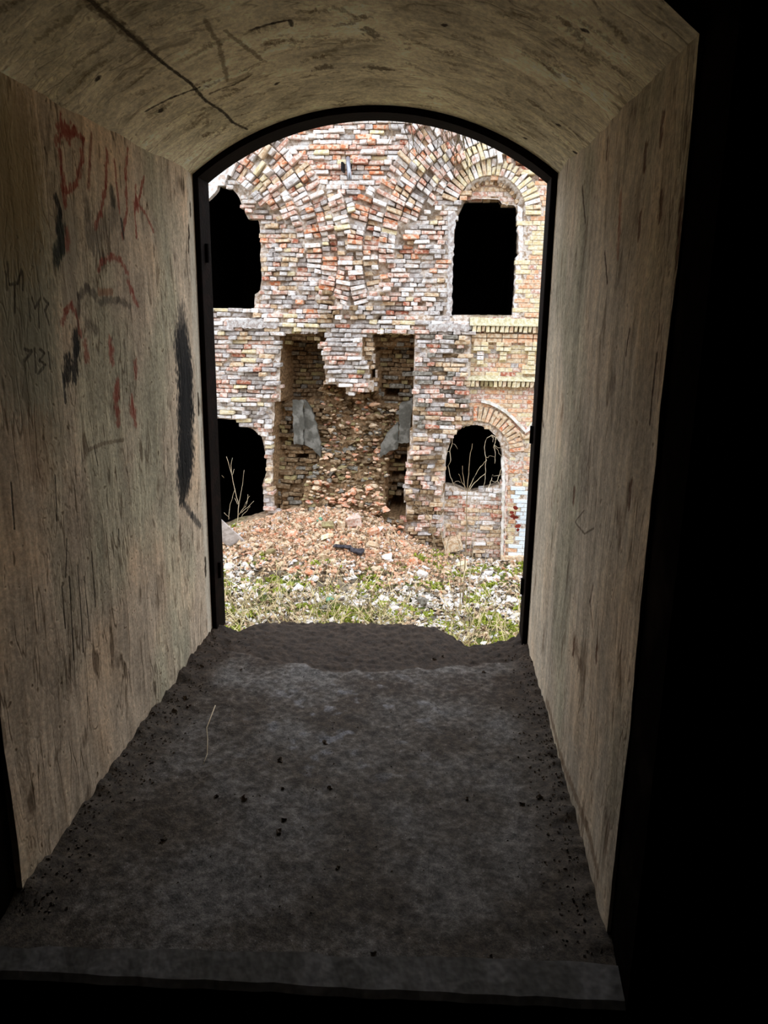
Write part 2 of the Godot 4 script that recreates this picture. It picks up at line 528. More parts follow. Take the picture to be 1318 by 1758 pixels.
func paint_left() -> void:
	var red := Color(0.53, 0.22, 0.165)
	var dark := Color(0.11, 0.10, 0.08)
	var grey := Color(0.62, 0.585, 0.52)
	# pale repainted patches
	stroke([Vector2(0.902, 1.359), Vector2(0.908, 1.283), Vector2(0.930, 1.185)], 0.10, grey, 0.55, 0.0, 0.3, 3)
	stroke([Vector2(1.154, 1.267), Vector2(1.140, 1.165), Vector2(1.152, 1.067)], 0.30, Color(0.57, 0.56, 0.49), 0.6, 0.0, 0.3, 4)
	stroke([Vector2(1.114, 1.467), Vector2(1.129, 1.394), Vector2(1.144, 1.314)], 0.26, Color(0.58, 0.50, 0.36), 0.5, 0.0, 0.3, 5)
	stroke([Vector2(1.139, 0.912), Vector2(1.139, 0.878)], 0.16, Color(0.60, 0.49, 0.38), 0.4, 0.0, 0.3, 6)
	stroke([Vector2(0.804, 1.346), Vector2(0.791, 1.307), Vector2(0.650, 1.386)], 0.06, Color(0.45, 0.42, 0.37), 0.5, 0.0, 0.5, 7)
	for z in [0.015, 0.045]:
		stroke([Vector2(z, 0.0), Vector2(z, 0.8), Vector2(z, 1.57)], 0.05, Color(0.83, 0.80, 0.73), 0.6, 0.0, 0.6, int(z * 999.0))
	# the red word
	stroke([Vector2(0.923, 1.481), Vector2(0.912, 1.443), Vector2(0.914, 1.377)], 0.022, red, 0.75, 0.0, 0.75, 8)
	stroke([Vector2(0.936, 1.490), Vector2(0.902, 1.516), Vector2(0.843, 1.532), Vector2(0.805, 1.521), Vector2(0.818, 1.473), Vector2(0.850, 1.426), Vector2(0.890, 1.402), Vector2(0.917, 1.408)], 0.020, red, 0.65, 0.0, 0.75, 9)
	stroke([Vector2(0.900, 1.527), Vector2(0.867, 1.521)], 0.042, red, 0.8, 0.0, 0.75, 10)
	stroke([Vector2(0.764, 1.537), Vector2(0.780, 1.475), Vector2(0.793, 1.426)], 0.016, Color(0.42, 0.2, 0.14), 0.55, 0.0, 0.5, 11)
	stroke([Vector2(0.679, 1.518), Vector2(0.701, 1.439), Vector2(0.729, 1.382), Vector2(0.773, 1.341)], 0.017, red, 0.7, 0.0, 0.75, 12)
	stroke([Vector2(0.638, 1.506), Vector2(0.636, 1.456), Vector2(0.627, 1.389)], 0.014, red, 0.65, 0.0, 0.75, 13)
	stroke([Vector2(0.541, 1.544), Vector2(0.570, 1.474), Vector2(0.576, 1.399), Vector2(0.613, 1.337)], 0.017, red, 0.7, 0.0, 0.75, 14)
	stroke([Vector2(0.498, 1.466), Vector2(0.518, 1.405), Vector2(0.513, 1.341)], 0.014, red, 0.7, 0.0, 0.75, 15)
	stroke([Vector2(0.434, 1.496), Vector2(0.466, 1.448), Vector2(0.503, 1.418)], 0.014, red, 0.7, 0.0, 0.75, 16)
	stroke([Vector2(0.496, 1.426), Vector2(0.433, 1.407), Vector2(0.383, 1.368)], 0.013, red, 0.6, 0.0, 0.75, 17)
	stroke([Vector2(0.503, 1.429), Vector2(0.495, 1.419)], 0.034, red, 0.8, 0.0, 0.75, 18)
	# the red marks below it
	stroke([Vector2(0.769, 1.246), Vector2(0.749, 1.267), Vector2(0.691, 1.283), Vector2(0.635, 1.276), Vector2(0.598, 1.249)], 0.018, red, 0.6, 0.0, 0.75, 19)
	stroke([Vector2(0.775, 1.199), Vector2(0.700, 1.201)], 0.022, Color(0.52, 0.30, 0.2), 0.5, 0.0, 0.4, 20)
	stroke([Vector2(0.596, 1.226), Vector2(0.569, 1.203), Vector2(0.540, 1.170)], 0.024, red, 0.65, 0.0, 0.75, 21)
	stroke([Vector2(0.985, 1.133), Vector2(0.961, 1.160), Vector2(0.933, 1.171), Vector2(0.908, 1.147), Vector2(0.895, 1.105)], 0.018, red, 0.6, 0.0, 0.75, 22)
	for q in [Vector2(0.871, 1.081), Vector2(0.736, 1.089), Vector2(0.729, 1.068), Vector2(0.708, 0.982), Vector2(0.728, 0.961), Vector2(0.620, 0.928), Vector2(0.608, 0.900), Vector2(0.719, 0.918), Vector2(0.583, 1.025), Vector2(0.918, 1.320)]:
		stroke([q, q + Vector2(0.002, -0.03)], 0.03, red, 0.6, 0.0, 0.6, int(q.x * 1000.0))
	stroke([Vector2(0.707, 0.990), Vector2(0.725, 0.912)], 0.02, red, 0.45, 0.0, 0.75, 23)
	stroke([Vector2(0.618, 0.943), Vector2(0.615, 0.899)], 0.014, red, 0.6, 0.0, 0.75, 24)
	# dark flakes where the wash has come off
	stroke([Vector2(0.954, 1.383), Vector2(0.945, 1.355), Vector2(0.963, 1.320)], 0.026, dark, 0.9, -0.15, 0.4, 25)
	stroke([Vector2(0.947, 1.325), Vector2(0.957, 1.291), Vector2(0.983, 1.265)], 0.05, Color(0.13, 0.15, 0.12), 0.9, -0.15, 0.3, 26)
	stroke([Vector2(0.922, 1.102), Vector2(0.924, 1.074), Vector2(0.946, 1.022)], 0.042, dark, 0.9, -0.15, 0.5, 27)
	stroke([Vector2(0.975, 1.052), Vector2(0.987, 1.022)], 0.05, dark, 0.9, -0.15, 0.5, 28)
	stroke([Vector2(1.003, 1.027), Vector2(1.005, 0.972)], 0.012, dark, 0.8, -0.15, 0.6, 29)
	stroke([Vector2(0.669, 1.435), Vector2(0.663, 1.406)], 0.030, Color(0.22, 0.21, 0.18), 0.7, 0.0, 0.4, 30)
	stroke([Vector2(0.618, 1.372), Vector2(0.607, 1.336)], 0.018, dark, 0.7, -0.1, 0.5, 31)
	stroke([Vector2(0.900, 1.153), Vector2(0.884, 1.189), Vector2(0.838, 1.209), Vector2(0.797, 1.191)], 0.026, Color(0.27, 0.24, 0.21), 0.55, 0.0, 0.4, 32)
	stroke([Vector2(0.774, 1.178), Vector2(0.663, 1.184), Vector2(0.594, 1.166)], 0.022, Color(0.27, 0.24, 0.21), 0.5, 0.0, 0.5, 33)
	stroke([Vector2(0.852, 1.132), Vector2(0.806, 1.115)], 0.03, Color(0.3, 0.27, 0.23), 0.5, 0.0, 0.5, 34)
	stroke([Vector2(0.804, 1.393), Vector2(0.810, 1.361)], 0.03, Color(0.3, 0.27, 0.23), 0.45, 0.0, 0.5, 35)
	# soot streak by the frame
	stroke([Vector2(0.188, 1.048), Vector2(0.173, 0.967), Vector2(0.184, 0.850), Vector2(0.205, 0.710), Vector2(0.229, 0.654)], 0.18, Color(0.05, 0.05, 0.05), 0.96, 0.0, 0.3, 36)
	stroke([Vector2(0.176, 1.127), Vector2(0.200, 1.026)], 0.12, Color(0.16, 0.15, 0.14), 0.5, 0.0, 0.5, 37)
	stroke([Vector2(0.234, 0.631), Vector2(0.260, 0.582)], 0.07, dark, 0.9, -0.1, 0.5, 38)
	stroke([Vector2(0.236, 0.558), Vector2(0.167, 0.503), Vector2(0.093, 0.451)], 0.03, Color(0.2, 0.19, 0.18), 0.7, 0.0, 0.5, 39)
	# gouges beside the frame
	for q in [Vector2(0.046, 0.883), Vector2(0.051, 0.853), Vector2(0.052, 0.321), Vector2(0.056, 0.291)]:
		stroke([q, q + Vector2(0.0, -0.03)], 0.022, Color(0.16, 0.12, 0.08), 0.9, -0.3, 0.4, int(q.y * 1000.0))
	for q in [Vector2(0.065, 1.404), Vector2(0.071, 1.365), Vector2(0.040, 1.473)]:
		stroke([q, q + Vector2(0.0, -0.03)], 0.02, Color(0.2, 0.15, 0.1), 0.85, -0.3, 0.5, int(q.y * 900.0))
	# scratches
	for s in [[Vector2(1.051, 0.681), Vector2(1.072, 0.602)], [Vector2(1.015, 0.609), Vector2(1.023, 0.404)], [Vector2(0.985, 0.572), Vector2(0.982, 0.414)], [Vector2(0.937, 0.616), Vector2(0.940, 0.482)], [Vector2(1.092, 0.587), Vector2(1.095, 0.493)], [Vector2(1.058, 0.597), Vector2(1.071, 0.407)], [Vector2(0.773, 0.625), Vector2(0.779, 0.582)], [Vector2(1.253, 0.849), Vector2(1.260, 0.763)], [Vector2(1.082, 0.828), Vector2(1.092, 0.734)], [Vector2(0.874, 0.853), Vector2(0.862, 0.806)]]:
		stroke(s, 0.006, Color(0.16, 0.13, 0.1), 0.8, -0.25, 0.3, int(s[0].y * 500.0))
	# scratched figures in the grey patch
	for s in [[Vector2(1.183, 1.245), Vector2(1.185, 1.207), Vector2(1.155, 1.210), Vector2(1.137, 1.234)], [Vector2(1.123, 1.183), Vector2(1.124, 1.141)], [Vector2(1.109, 1.183), Vector2(1.101, 1.165), Vector2(1.076, 1.183)], [Vector2(1.085, 1.172), Vector2(1.092, 1.129)], [Vector2(1.061, 1.183), Vector2(1.044, 1.173), Vector2(1.063, 1.160), Vector2(1.048, 1.132)], [Vector2(1.166, 1.203), Vector2(1.174, 1.158)], [Vector2(1.193, 1.228), Vector2(1.196, 1.199)], [Vector2(1.134, 1.231), Vector2(1.139, 1.200)], [Vector2(1.155, 1.089), Vector2(1.128, 1.084), Vector2(1.159, 1.068)], [Vector2(1.117, 1.087), Vector2(1.123, 1.044)], [Vector2(1.098, 1.086), Vector2(1.081, 1.078), Vector2(1.103, 1.064), Vector2(1.080, 1.055), Vector2(1.115, 1.039)], [Vector2(1.062, 1.077), Vector2(1.060, 1.047)]]:
		stroke(s, 0.008, Color(0.23, 0.21, 0.17), 0.65, -0.2, 0.4, int(s[0].y * 700.0))
	# a smear across the middle
	stroke([Vector2(0.904, 0.851), Vector2(0.812, 0.851), Vector2(0.700, 0.840)], 0.012, Color(0.35, 0.29, 0.22), 0.5, -0.1, 0.5, 41)
	stroke([Vector2(0.526, 0.336), Vector2(0.480, 0.430)], 0.05, Color(0.45, 0.38, 0.3), 0.4, 0.0, 0.6, 42)


func paint_right() -> void:
	for s in [[Vector2(1.312, 1.110), Vector2(1.307, 1.053), Vector2(1.305, 1.000)], [Vector2(1.118, 1.143), Vector2(1.106, 1.099)], [Vector2(-0.023, 1.277), Vector2(0.020, 1.222)], [Vector2(-0.031, 0.866), Vector2(0.035, 0.807)], [Vector2(-0.072, 0.408), Vector2(-0.001, 0.354)], [Vector2(0.812, 1.296), Vector2(0.874, 1.233)], [Vector2(0.454, 1.475), Vector2(0.525, 1.383)]]:
		stroke(s, 0.012, Color(0.24, 0.17, 0.12), 0.8, -0.25, 0.4, int(s[0].y * 500.0))
	for q in [Vector2(1.212, 1.480), Vector2(1.245, 1.359), Vector2(1.357, 1.333), Vector2(1.110, 1.342), Vector2(1.099, 1.456), Vector2(0.740, 1.532), Vector2(1.385, 1.301), Vector2(1.365, 1.286), Vector2(1.376, 1.244), Vector2(0.669, 0.743), Vector2(1.226, 0.878), Vector2(0.835, 0.408), Vector2(1.083, 0.508)]:
		stroke([q, q + Vector2(0.0, -0.035)], 0.024, Color(0.34, 0.22, 0.15), 0.75, -0.25, 0.6, int(q.y * 900.0))
	stroke([Vector2(0.933, 1.399), Vector2(0.946, 1.343), Vector2(0.960, 1.287)], 0.03, Color(0.55, 0.30, 0.22), 0.45, 0.0, 0.6, 51)
	stroke([Vector2(0.813, 0.725), Vector2(0.706, 0.668), Vector2(0.838, 0.675), Vector2(0.937, 0.716)], 0.006, Color(0.3, 0.25, 0.2), 0.6, 0.0, 0.3, 52)
	stroke([Vector2(1.008, 0.516), Vector2(0.960, 0.553), Vector2(0.982, 0.602)], 0.012, Color(0.3, 0.22, 0.16), 0.7, -0.2, 0.5, 53)
	stroke([Vector2(0.832, 0.414), Vector2(0.935, 0.385)], 0.04, Color(0.42, 0.32, 0.24), 0.5, -0.1, 0.7, 54)
	stroke([Vector2(1.465, 0.762), Vector2(1.325, 0.701)], 0.06, Color(0.5, 0.45, 0.38), 0.4, 0.0, 0.6, 55)
	stroke([Vector2(0.494, 0.066), Vector2(0.808, 0.064), Vector2(1.116, 0.094), Vector2(1.262, 0.090)], 0.03, Color(0.42, 0.33, 0.25), 0.55, -0.1, 0.5, 56)


func paint_vault() -> void:
	var crack := Color(0.16, 0.13, 0.10)
	stroke([Vector2(-0.433, 1.152), Vector2(-0.432, 1.016), Vector2(-0.434, 0.876), Vector2(-0.431, 0.723), Vector2(-0.426, 0.609), Vector2(-0.435, 0.468), Vector2(-0.429, 0.296), Vector2(-0.435, 0.183), Vector2(-0.422, 0.053)], 0.010, crack, 0.85, -0.35, 0.4, 61)
	stroke([Vector2(-0.433, 1.152), Vector2(-0.432, 1.016), Vector2(-0.434, 0.876)], 0.026, Color(0.33, 0.28, 0.21), 0.6, -0.1, 0.6, 62)
	stroke([Vector2(-0.565, 0.601), Vector2(-0.481, 0.582), Vector2(-0.420, 0.557)], 0.010, crack, 0.7, -0.3, 0.5, 63)
	stroke([Vector2(-0.411, 0.486), Vector2(-0.345, 0.473), Vector2(-0.287, 0.496)], 0.012, Color(0.3, 0.25, 0.18), 0.6, -0.2, 0.5, 64)
	stroke([Vector2(-0.212, 0.775), Vector2(-0.162, 0.782), Vector2(-0.121, 0.781), Vector2(-0.122, 0.744)], 0.012, crack, 0.75, -0.3, 0.5, 65)
	stroke([Vector2(-0.283, 0.902), Vector2(-0.298, 0.750), Vector2(-0.351, 0.509)], 0.014, Color(0.36, 0.3, 0.22), 0.5, -0.15, 0.5, 66)
	stroke([Vector2(-0.263, 0.815), Vector2(-0.251, 0.686), Vector2(-0.238, 0.563)], 0.014, Color(0.36, 0.3, 0.22), 0.5, -0.15, 0.5, 67)
	for s in [[Vector2(-0.564, 1.139), Vector2(-0.483, 1.134)], [Vector2(-0.558, 0.987), Vector2(-0.470, 0.984)], [Vector2(-0.617, 0.920), Vector2(-0.525, 0.924)], [Vector2(-0.585, 0.917), Vector2(-0.561, 0.931)], [Vector2(-0.058, 0.537), Vector2(-0.002, 0.618)], [Vector2(-0.005, 0.597), Vector2(0.078, 0.626)], [Vector2(0.134, 0.462), Vector2(0.196, 0.394)], [Vector2(0.132, 0.683), Vector2(0.230, 0.614)], [Vector2(0.259, 0.759), Vector2(0.361, 0.699)], [Vector2(0.423, 0.821), Vector2(0.514, 0.801)], [Vector2(0.492, 0.846), Vector2(0.555, 0.833)], [Vector2(0.333, 0.300), Vector2(0.439, 0.340)], [Vector2(0.511, 1.117), Vector2(0.573, 1.126)], [Vector2(0.355, 0.982), Vector2(0.436, 1.043)], [Vector2(0.228, 0.306), Vector2(0.298, 0.287)], [Vector2(0.447, 0.253), Vector2(0.509, 0.312)], [Vector2(-0.012, 0.842), Vector2(0.022, 0.808)], [Vector2(-0.535, 0.767), Vector2(-0.464, 0.777)], [Vector2(-0.201, 0.647), Vector2(-0.139, 0.662)]]:
		stroke(s, 0.020, Color(0.46, 0.40, 0.30), 0.42, -0.15, 0.95, int(s[0].y * 900.0))
	for s in [[Vector2(-0.112, 0.417), Vector2(-0.092, 0.420)], [Vector2(0.025, 0.392), Vector2(0.065, 0.388)], [Vector2(0.050, 0.701), Vector2(0.059, 0.655)]]:
		stroke(s, 0.045, Color(0.30, 0.25, 0.19), 0.6, -0.15, 0.6, int(s[0].y * 600.0))
	for i in 150:
		var at := Vector2(rng.randf_range(-0.6, 0.6), rng.randf_range(0.0, 1.35))
		var d := Vector2(rng.randf_range(0.02, 0.09), rng.randf_range(-0.03, 0.03)).rotated(rng.randf_range(-0.5, 0.5))
		stroke([at, at + d * 0.5 + Vector2(0.0, rng.randf_range(-0.008, 0.008)), at + d], rng.randf_range(0.008, 0.03), Color(0.52, 0.46, 0.36).lerp(Color(0.40, 0.33, 0.24), rng.randf()), rng.randf_range(0.2, 0.5), -0.12, 1.0, i * 13)
	for q in [Vector2(-0.539, 0.555), Vector2(-0.562, 0.878), Vector2(-0.246, 0.360), Vector2(0.500, 0.136), Vector2(0.566, 0.449), Vector2(0.649, 0.335), Vector2(-0.679, 0.268), Vector2(0.517, 1.089), Vector2(0.232, 0.812)]:
		stroke([q, q + Vector2(0.004, 0.008)], 0.016, crack, 0.85, -0.4, 0.3, int(q.x * 900.0 + 900.0))


func edge_z(x: float) -> float:
	# the broken outer edge of the floor
	var e := [Vector2(-0.050, -0.030), Vector2(0.045, -0.030), Vector2(0.090, -0.016), Vector2(0.140, -0.092), Vector2(0.200, -0.118), Vector2(0.350, -0.130), Vector2(0.490, -0.135), Vector2(0.660, -0.142), Vector2(0.800, -0.147), Vector2(0.870, -0.088), Vector2(0.905, -0.030), Vector2(0.930, 0.012), Vector2(0.995, 0.003), Vector2(1.080, -0.048), Vector2(1.138, -0.086), Vector2(1.250, -0.100)]
	for i in e.size() - 1:
		if x <= e[i + 1].x:
			return lerpf(e[i].y, e[i + 1].y, clampf((x - e[i].x) / (e[i + 1].x - e[i].x), 0.0, 1.0)) + noise_fine.get_noise_1d(x * 6.0) * 0.008 + noise_fine.get_noise_1d(x * 22.0) * 0.005
	return -0.1


func floor_y(x: float, z: float) -> float:
	var y := noise_mid.get_noise_2d(x * 1.4, z * 1.4) * 0.006 + noise_fine.get_noise_2d(x * 1.6, z * 1.6) * 0.003
	# loose earth against the walls
	y += 0.030 * exp(-pow(maxf(x - 0.0, 0.0) / 0.05, 2.0)) * (0.55 + 0.8 * noise_mid.get_noise_1d(z * 3.0)) + 0.026 * exp(-pow(maxf(1.165 - x, 0.0) / 0.045, 2.0)) * (0.55 + 0.8 * noise_mid.get_noise_1d(z * 3.0 + 40.0))
	y *= smoothstep(1.46, 1.36, z)
	# the outer hand's breadth has lost its screed: lower and rougher
	var line := 0.12 + 0.15 * sin(clampf(x / 1.1, 0.0, 1.0) * PI) + noise_mid.get_noise_1d(x * 2.0 + 7.0) * 0.05
	var rough := smoothstep(line + 0.012, line - 0.012, z)
	y += rough * (-0.006 + noise_fine.get_noise_2d(x * 2.2 + 20.0, z * 2.2) * 0.009)
	return y


func floor_mesh() -> ArrayMesh:
	var st := begin(true)
	var nu := 150
	var nv := 190
	for i in nu + 1:
		var x := lerpf(-0.05, 1.235, float(i) / nu)
		var e := edge_z(x)
		for j in nv + 1:
			var z: float
			var y: float
			if j < 6:
				# the broken edge turns down
				var t := (5 - j) / 5.0
				z = e - 0.012 * t - 0.02 * t * t + noise_fine.get_noise_2d(x * 5.0, j * 3.0) * 0.006
				y = floor_y(x, e) - 0.32 * t * t - 0.012 * t
			else:
				z = lerpf(e, 1.505, float(j - 5) / (nv - 5))
				y = floor_y(x, z) - 0.006 * smoothstep(e + 0.02, e, z)
			st.set_uv(Vector2((x + 0.05) / 1.30, (z + 0.2) / 1.76))
			st.add_vertex(Vector3(x, y, z))
	var w := nv + 1
	for i in nu:
		for j in nv:
			var q := [i * w + j, (i + 1) * w + j, (i + 1) * w + j + 1, i * w + j + 1]
			for k in [0, 1, 2, 0, 2, 3]:
				st.add_index(q[k])
	st.generate_normals()
	return st.commit()


func floor_base() -> void:
	var n1 := stretched_noise(cw, ch, 128, 176, 0.03, 91, 5)
	var n2 := noise_bytes(cw, ch, 0.025, 92, 4, false)
	var grain := noise_bytes(cw, ch, 0.16, 93, 3, false)
	var n3 := stretched_noise(cw, ch, 260, 360, 0.05, 94, 4)
	var n4 := noise_bytes(cw, ch, 0.055, 95, 5, false)
	var seed_px := 77
	for y in ch:
		var z := -0.2 + 1.76 * y / ch
		for x in cw:
			var i := y * cw + x
			var mx := -0.05 + 1.30 * x / cw
			var line := 0.12 + 0.15 * sin(clampf(mx / 1.1, 0.0, 1.0) * PI) + noise_mid.get_noise_1d(mx * 2.0 + 7.0) * 0.05
			var inner := smoothstep(line - 0.01, line + 0.01, z) * smoothstep(0.05, 0.16, mx) * smoothstep(1.14, 1.02, mx)
			var c := Color(0.225, 0.185, 0.15).lerp(Color(0.29, 0.26, 0.225), smoothstep(0.1, 0.9, z))
			var worn := Color(0.385, 0.368, 0.35)
			var t := inner * clampf(0.45 + (n1[i] / 255.0 - 0.45) * 1.9 + (n4[i] / 255.0 - 0.5) * 0.8, 0.0, 1.0)
			c = c.lerp(worn, t)
			var dust := clampf((n3[i] / 255.0 - 0.66) * 6.0, 0.0, 1.0) * inner * exp(-pow((mx - 0.58) / 0.28, 2.0)) * exp(-pow((z - 0.6) / 0.38, 2.0))
			c = c.lerp(Color(0.50, 0.50, 0.52), dust * 0.8)
			seed_px = (seed_px * 1103515245 + 12345) & 0x7fffffff
			var dice := (seed_px >> 8) % 4096
			var v := 1.0 + (grain[i] / 255.0 - 0.5) * 0.35 + (n2[i] / 255.0 - 0.5) * 0.4 + (n4[i] / 255.0 - 0.5) * 0.5 + (dice % 64 - 32) * 0.006
			if dice < 9 and inner > 0.5:
				c = Color(0.72, 0.72, 0.74)
			elif dice > 4088:
				v *= 0.45
			px[i * 3] = int(clampf(c.r * v, 0.0, 1.0) * 255.0)
			px[i * 3 + 1] = int(clampf(c.g * v, 0.0, 1.0) * 255.0)
			px[i * 3 + 2] = int(clampf(c.b * v, 0.0, 1.0) * 255.0)
			hx[i] = int(clampf(110.0 + (grain[i] - 127.0) * 0.15 + (n4[i] - 127.0) * 0.35 + (dice % 64 - 32) * 0.6, 0.0, 255.0))


func build_frame() -> void:
	var w := thing("window_1", Vector3(0.575, 0.0, -0.055))
	tag(w, "rusty dark iron arched frame in the outer mouth of the embrasure", "window frame", "", "structure")
	var t := 0.021
	var z0 := -0.115
	var z1 := 0.004
	for s in [0, 1]:
		var st := begin()
		var x0 := -0.004 if s == 0 else 1.152 - t
		plain_box(st, Vector3(x0, -0.02, z0) - w.position, Vector3(x0 + t, SPRING + 0.004, z1) - w.position, 0.003)
		obj("jamb", finish(st), M.iron, w)
	var st2 := begin()
	var n := 28
	var half := asin(0.5795 / ARC_R)
	for i in n:
		var a0 := lerpf(-half, half, float(i) / n)
		var a1 := lerpf(-half, half, float(i + 1) / n)
		var c: Array = []
		for a in [a0, a1]:
			for r in [ARC_R - 0.020, ARC_R + 0.004]:
				for z in [z0, z1]:
					c.append(Vector3(ARC.x - 0.004 + sin(a) * r, ARC.y + cos(a) * r, z) - w.position)
		var mid := Vector3.ZERO
		for q in c:
			mid += q / 8.0
		quad(st2, c[0], c[1], c[5], c[4], mid)
		quad(st2, c[2], c[3], c[7], c[6], mid)
		quad(st2, c[0], c[2], c[6], c[4], mid)
		quad(st2, c[1], c[3], c[7], c[5], mid)
	obj("arch_bar", finish(st2), M.iron, w)
	# hinge stubs and clamps on the jambs
	for q in [Vector3(0.02, 1.33, -0.05), Vector3(0.02, 0.22, -0.05), Vector3(1.128, 0.75, -0.06), Vector3(1.128, 0.2, -0.06)]:
		var st3 := begin()
		tube(st3, [q + Vector3(0, -0.03, 0) - w.position, q + Vector3(0, 0.03, 0) - w.position], 0.008, 0.008, 8)
		obj("hinge_pin", finish(st3), M.iron, w)


# ------------------------------------------------------------------ the room and the masonry round the embrasure
func holed_slab(st: SurfaceTool, lo: Vector2, hi: Vector2, hole: Vector4, arch: Array, z0: float, z1: float) -> void:
	# a slab between z0 and z1 with an arched hole: hole = x0, y0, x1, spring; arch = points from left to right
	var zc := (z0 + z1) * 0.5
	var rects := [[lo.x, lo.y, hole.x, hi.y], [hole.z, lo.y, hi.x, hi.y], [hole.x, lo.y, hole.z, hole.y]]
	for r in rects:
		if r[2] - r[0] < 0.001 or r[3] - r[1] < 0.001:
			continue
		for z in [z0, z1]:
			quad(st, Vector3(r[0], r[1], z), Vector3(r[2], r[1], z), Vector3(r[2], r[3], z), Vector3(r[0], r[3], z), Vector3((r[0] + r[2]) * 0.5, (r[1] + r[3]) * 0.5, zc))
	for i in arch.size() - 1:
		var a: Vector2 = arch[i]
		var b: Vector2 = arch[i + 1]
		for z in [z0, z1]:
			quad(st, Vector3(a.x, a.y, z), Vector3(b.x, b.y, z), Vector3(b.x, hi.y, z), Vector3(a.x, hi.y, z), Vector3(a.x, hi.y, zc))
		quad(st, Vector3(a.x, a.y, z0), Vector3(b.x, b.y, z0), Vector3(b.x, b.y, z1), Vector3(a.x, a.y, z1), Vector3(a.x, hi.y, zc))
	quad(st, Vector3(hole.x, hole.y, z0), Vector3(hole.x, hole.w, z0), Vector3(hole.x, hole.w, z1), Vector3(hole.x, hole.y, z1), Vector3(lo.x, hole.y, zc))
	quad(st, Vector3(hole.z, hole.y, z0), Vector3(hole.z, hole.w, z0), Vector3(hole.z, hole.w, z1), Vector3(hole.z, hole.y, z1), Vector3(hi.x, hole.y, zc))
	if hole.y > lo.y:
		quad(st, Vector3(hole.x, hole.y, z0), Vector3(hole.z, hole.y, z0), Vector3(hole.z, hole.y, z1), Vector3(hole.x, hole.y, z1), Vector3(hole.x, lo.y, zc))


func arch_points(x0: float, x1: float, spring: float, rise: float, n := 16) -> Array:
	var out: Array = []
	var hw := (x1 - x0) * 0.5
	var r := (hw * hw + rise * rise) / (2.0 * rise)
	for i in n + 1:
		var x := lerpf(-hw, hw, float(i) / n)
		out.append(Vector2(x0 + hw + x, spring + sqrt(r * r - x * x) - (r - rise)))
	return out


func build_room() -> void:
	var st := begin()
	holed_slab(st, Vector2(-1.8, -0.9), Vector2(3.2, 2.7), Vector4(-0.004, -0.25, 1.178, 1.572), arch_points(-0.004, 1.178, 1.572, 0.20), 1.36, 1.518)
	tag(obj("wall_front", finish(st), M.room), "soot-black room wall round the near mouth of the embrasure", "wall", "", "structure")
	var boxes := [
		["wall_back", Vector3(-1.8, -0.9, 5.2), Vector3(3.2, 2.7, 5.4), "bare dark wall at the back of the room"],
		["wall_room_left", Vector3(-2.0, -0.9, 1.36), Vector3(-1.8, 2.7, 5.4), "dark side wall of the room left of the embrasure"],
		["wall_room_right", Vector3(3.2, -0.9, 1.36), Vector3(3.4, 2.7, 5.4), "dark side wall of the room right of the embrasure"],
		["floor_room", Vector3(-2.0, -0.9, 1.36), Vector3(3.4, -0.6, 5.4), "dark earth floor of the room below the embrasure"],
		["ceiling_room", Vector3(-2.0, 2.7, 1.36), Vector3(3.4, 2.95, 5.4), "dark ceiling of the room above the embrasure"],
	]
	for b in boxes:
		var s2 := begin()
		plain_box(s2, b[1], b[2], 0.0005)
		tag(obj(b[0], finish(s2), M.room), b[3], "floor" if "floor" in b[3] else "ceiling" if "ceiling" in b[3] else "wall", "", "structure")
	# outer face of the building and the masonry that closes it
	var s3 := begin()
	holed_slab(s3, Vector2(-9.0, -3.8), Vector2(9.0, 4.6), Vector4(-0.05, -0.28, 1.20, 1.60), arch_points(-0.05, 1.20, 1.60, 0.22), -0.22, -0.112)
	plain_box(s3, Vector3(-9.0, 4.3, -0.22), Vector3(9.0, 4.6, 5.6))
	plain_box(s3, Vector3(-9.0, -3.8, -0.13), Vector3(-8.8, 4.6, 5.6))
	plain_box(s3, Vector3(8.8, -3.8, -0.13), Vector3(9.0, 4.6, 5.6))
	plain_box(s3, Vector3(-9.0, -3.8, 5.5), Vector3(9.0, 4.6, 5.7))
	tag(obj("wall_outer", finish(s3), M.outer), "outer brick wall of the building the embrasure is cut through", "wall", "", "structure")


# ------------------------------------------------------------------ the ruined front
func zone(owner_: String, poly: Array, depth: float, rough: float, jit: float, pal: Dictionary, more := {}) -> void:
	var pv := PackedVector2Array(poly)
	var lo: Vector2 = pv[0]
	var hi: Vector2 = pv[0]
	for q in pv:
		lo = lo.min(q)
		hi = hi.max(q)
	var keys: Array = pal.keys()
	var total := 0.0
	for k in keys:
		total += pal[k]
	var z := {"owner": owner_, "poly": pv, "lo": lo, "hi": hi, "depth": depth, "rough": rough, "jit": jit, "pal": pal, "total": total, "layout": "course", "skip": 0.035, "header": 0.7, "back": 0.075}
	z.merge(more, true)
	zones.append(z)


func zone_at(q: Vector2) -> Dictionary:
	for i in range(zones.size() - 1, -1, -1):
		var z: Dictionary = zones[i]
		if q.x >= z.lo.x and q.x <= z.hi.x and q.y >= z.lo.y and q.y <= z.hi.y and Geometry2D.is_point_in_polygon(q, z.poly):
			return z
	return {}


func depth_at(q: Vector2, z: Dictionary) -> float:
	if z.is_empty():
		return 0.0
	var d: float = z.depth + z.rough * (noise_big.get_noise_2d(q.x * 1.3, q.y * 1.3) * 1.3 + noise_mid.get_noise_2d(q.x, q.y) * 0.8)
	if z.has("talus"):
		d += z.talus * smoothstep(-1.1, -2.5, q.y)
	if z.has("tilt"):
		d += z.tilt * (q.y - z.lo.y) / (z.hi.y - z.lo.y)
	return d


func pick(z: Dictionary) -> String:
	var r: float = rng.randf() * z.total
	for k in z.pal:
		r -= z.pal[k]
		if r <= 0.0:
			return k
	return z.pal.keys()[0]


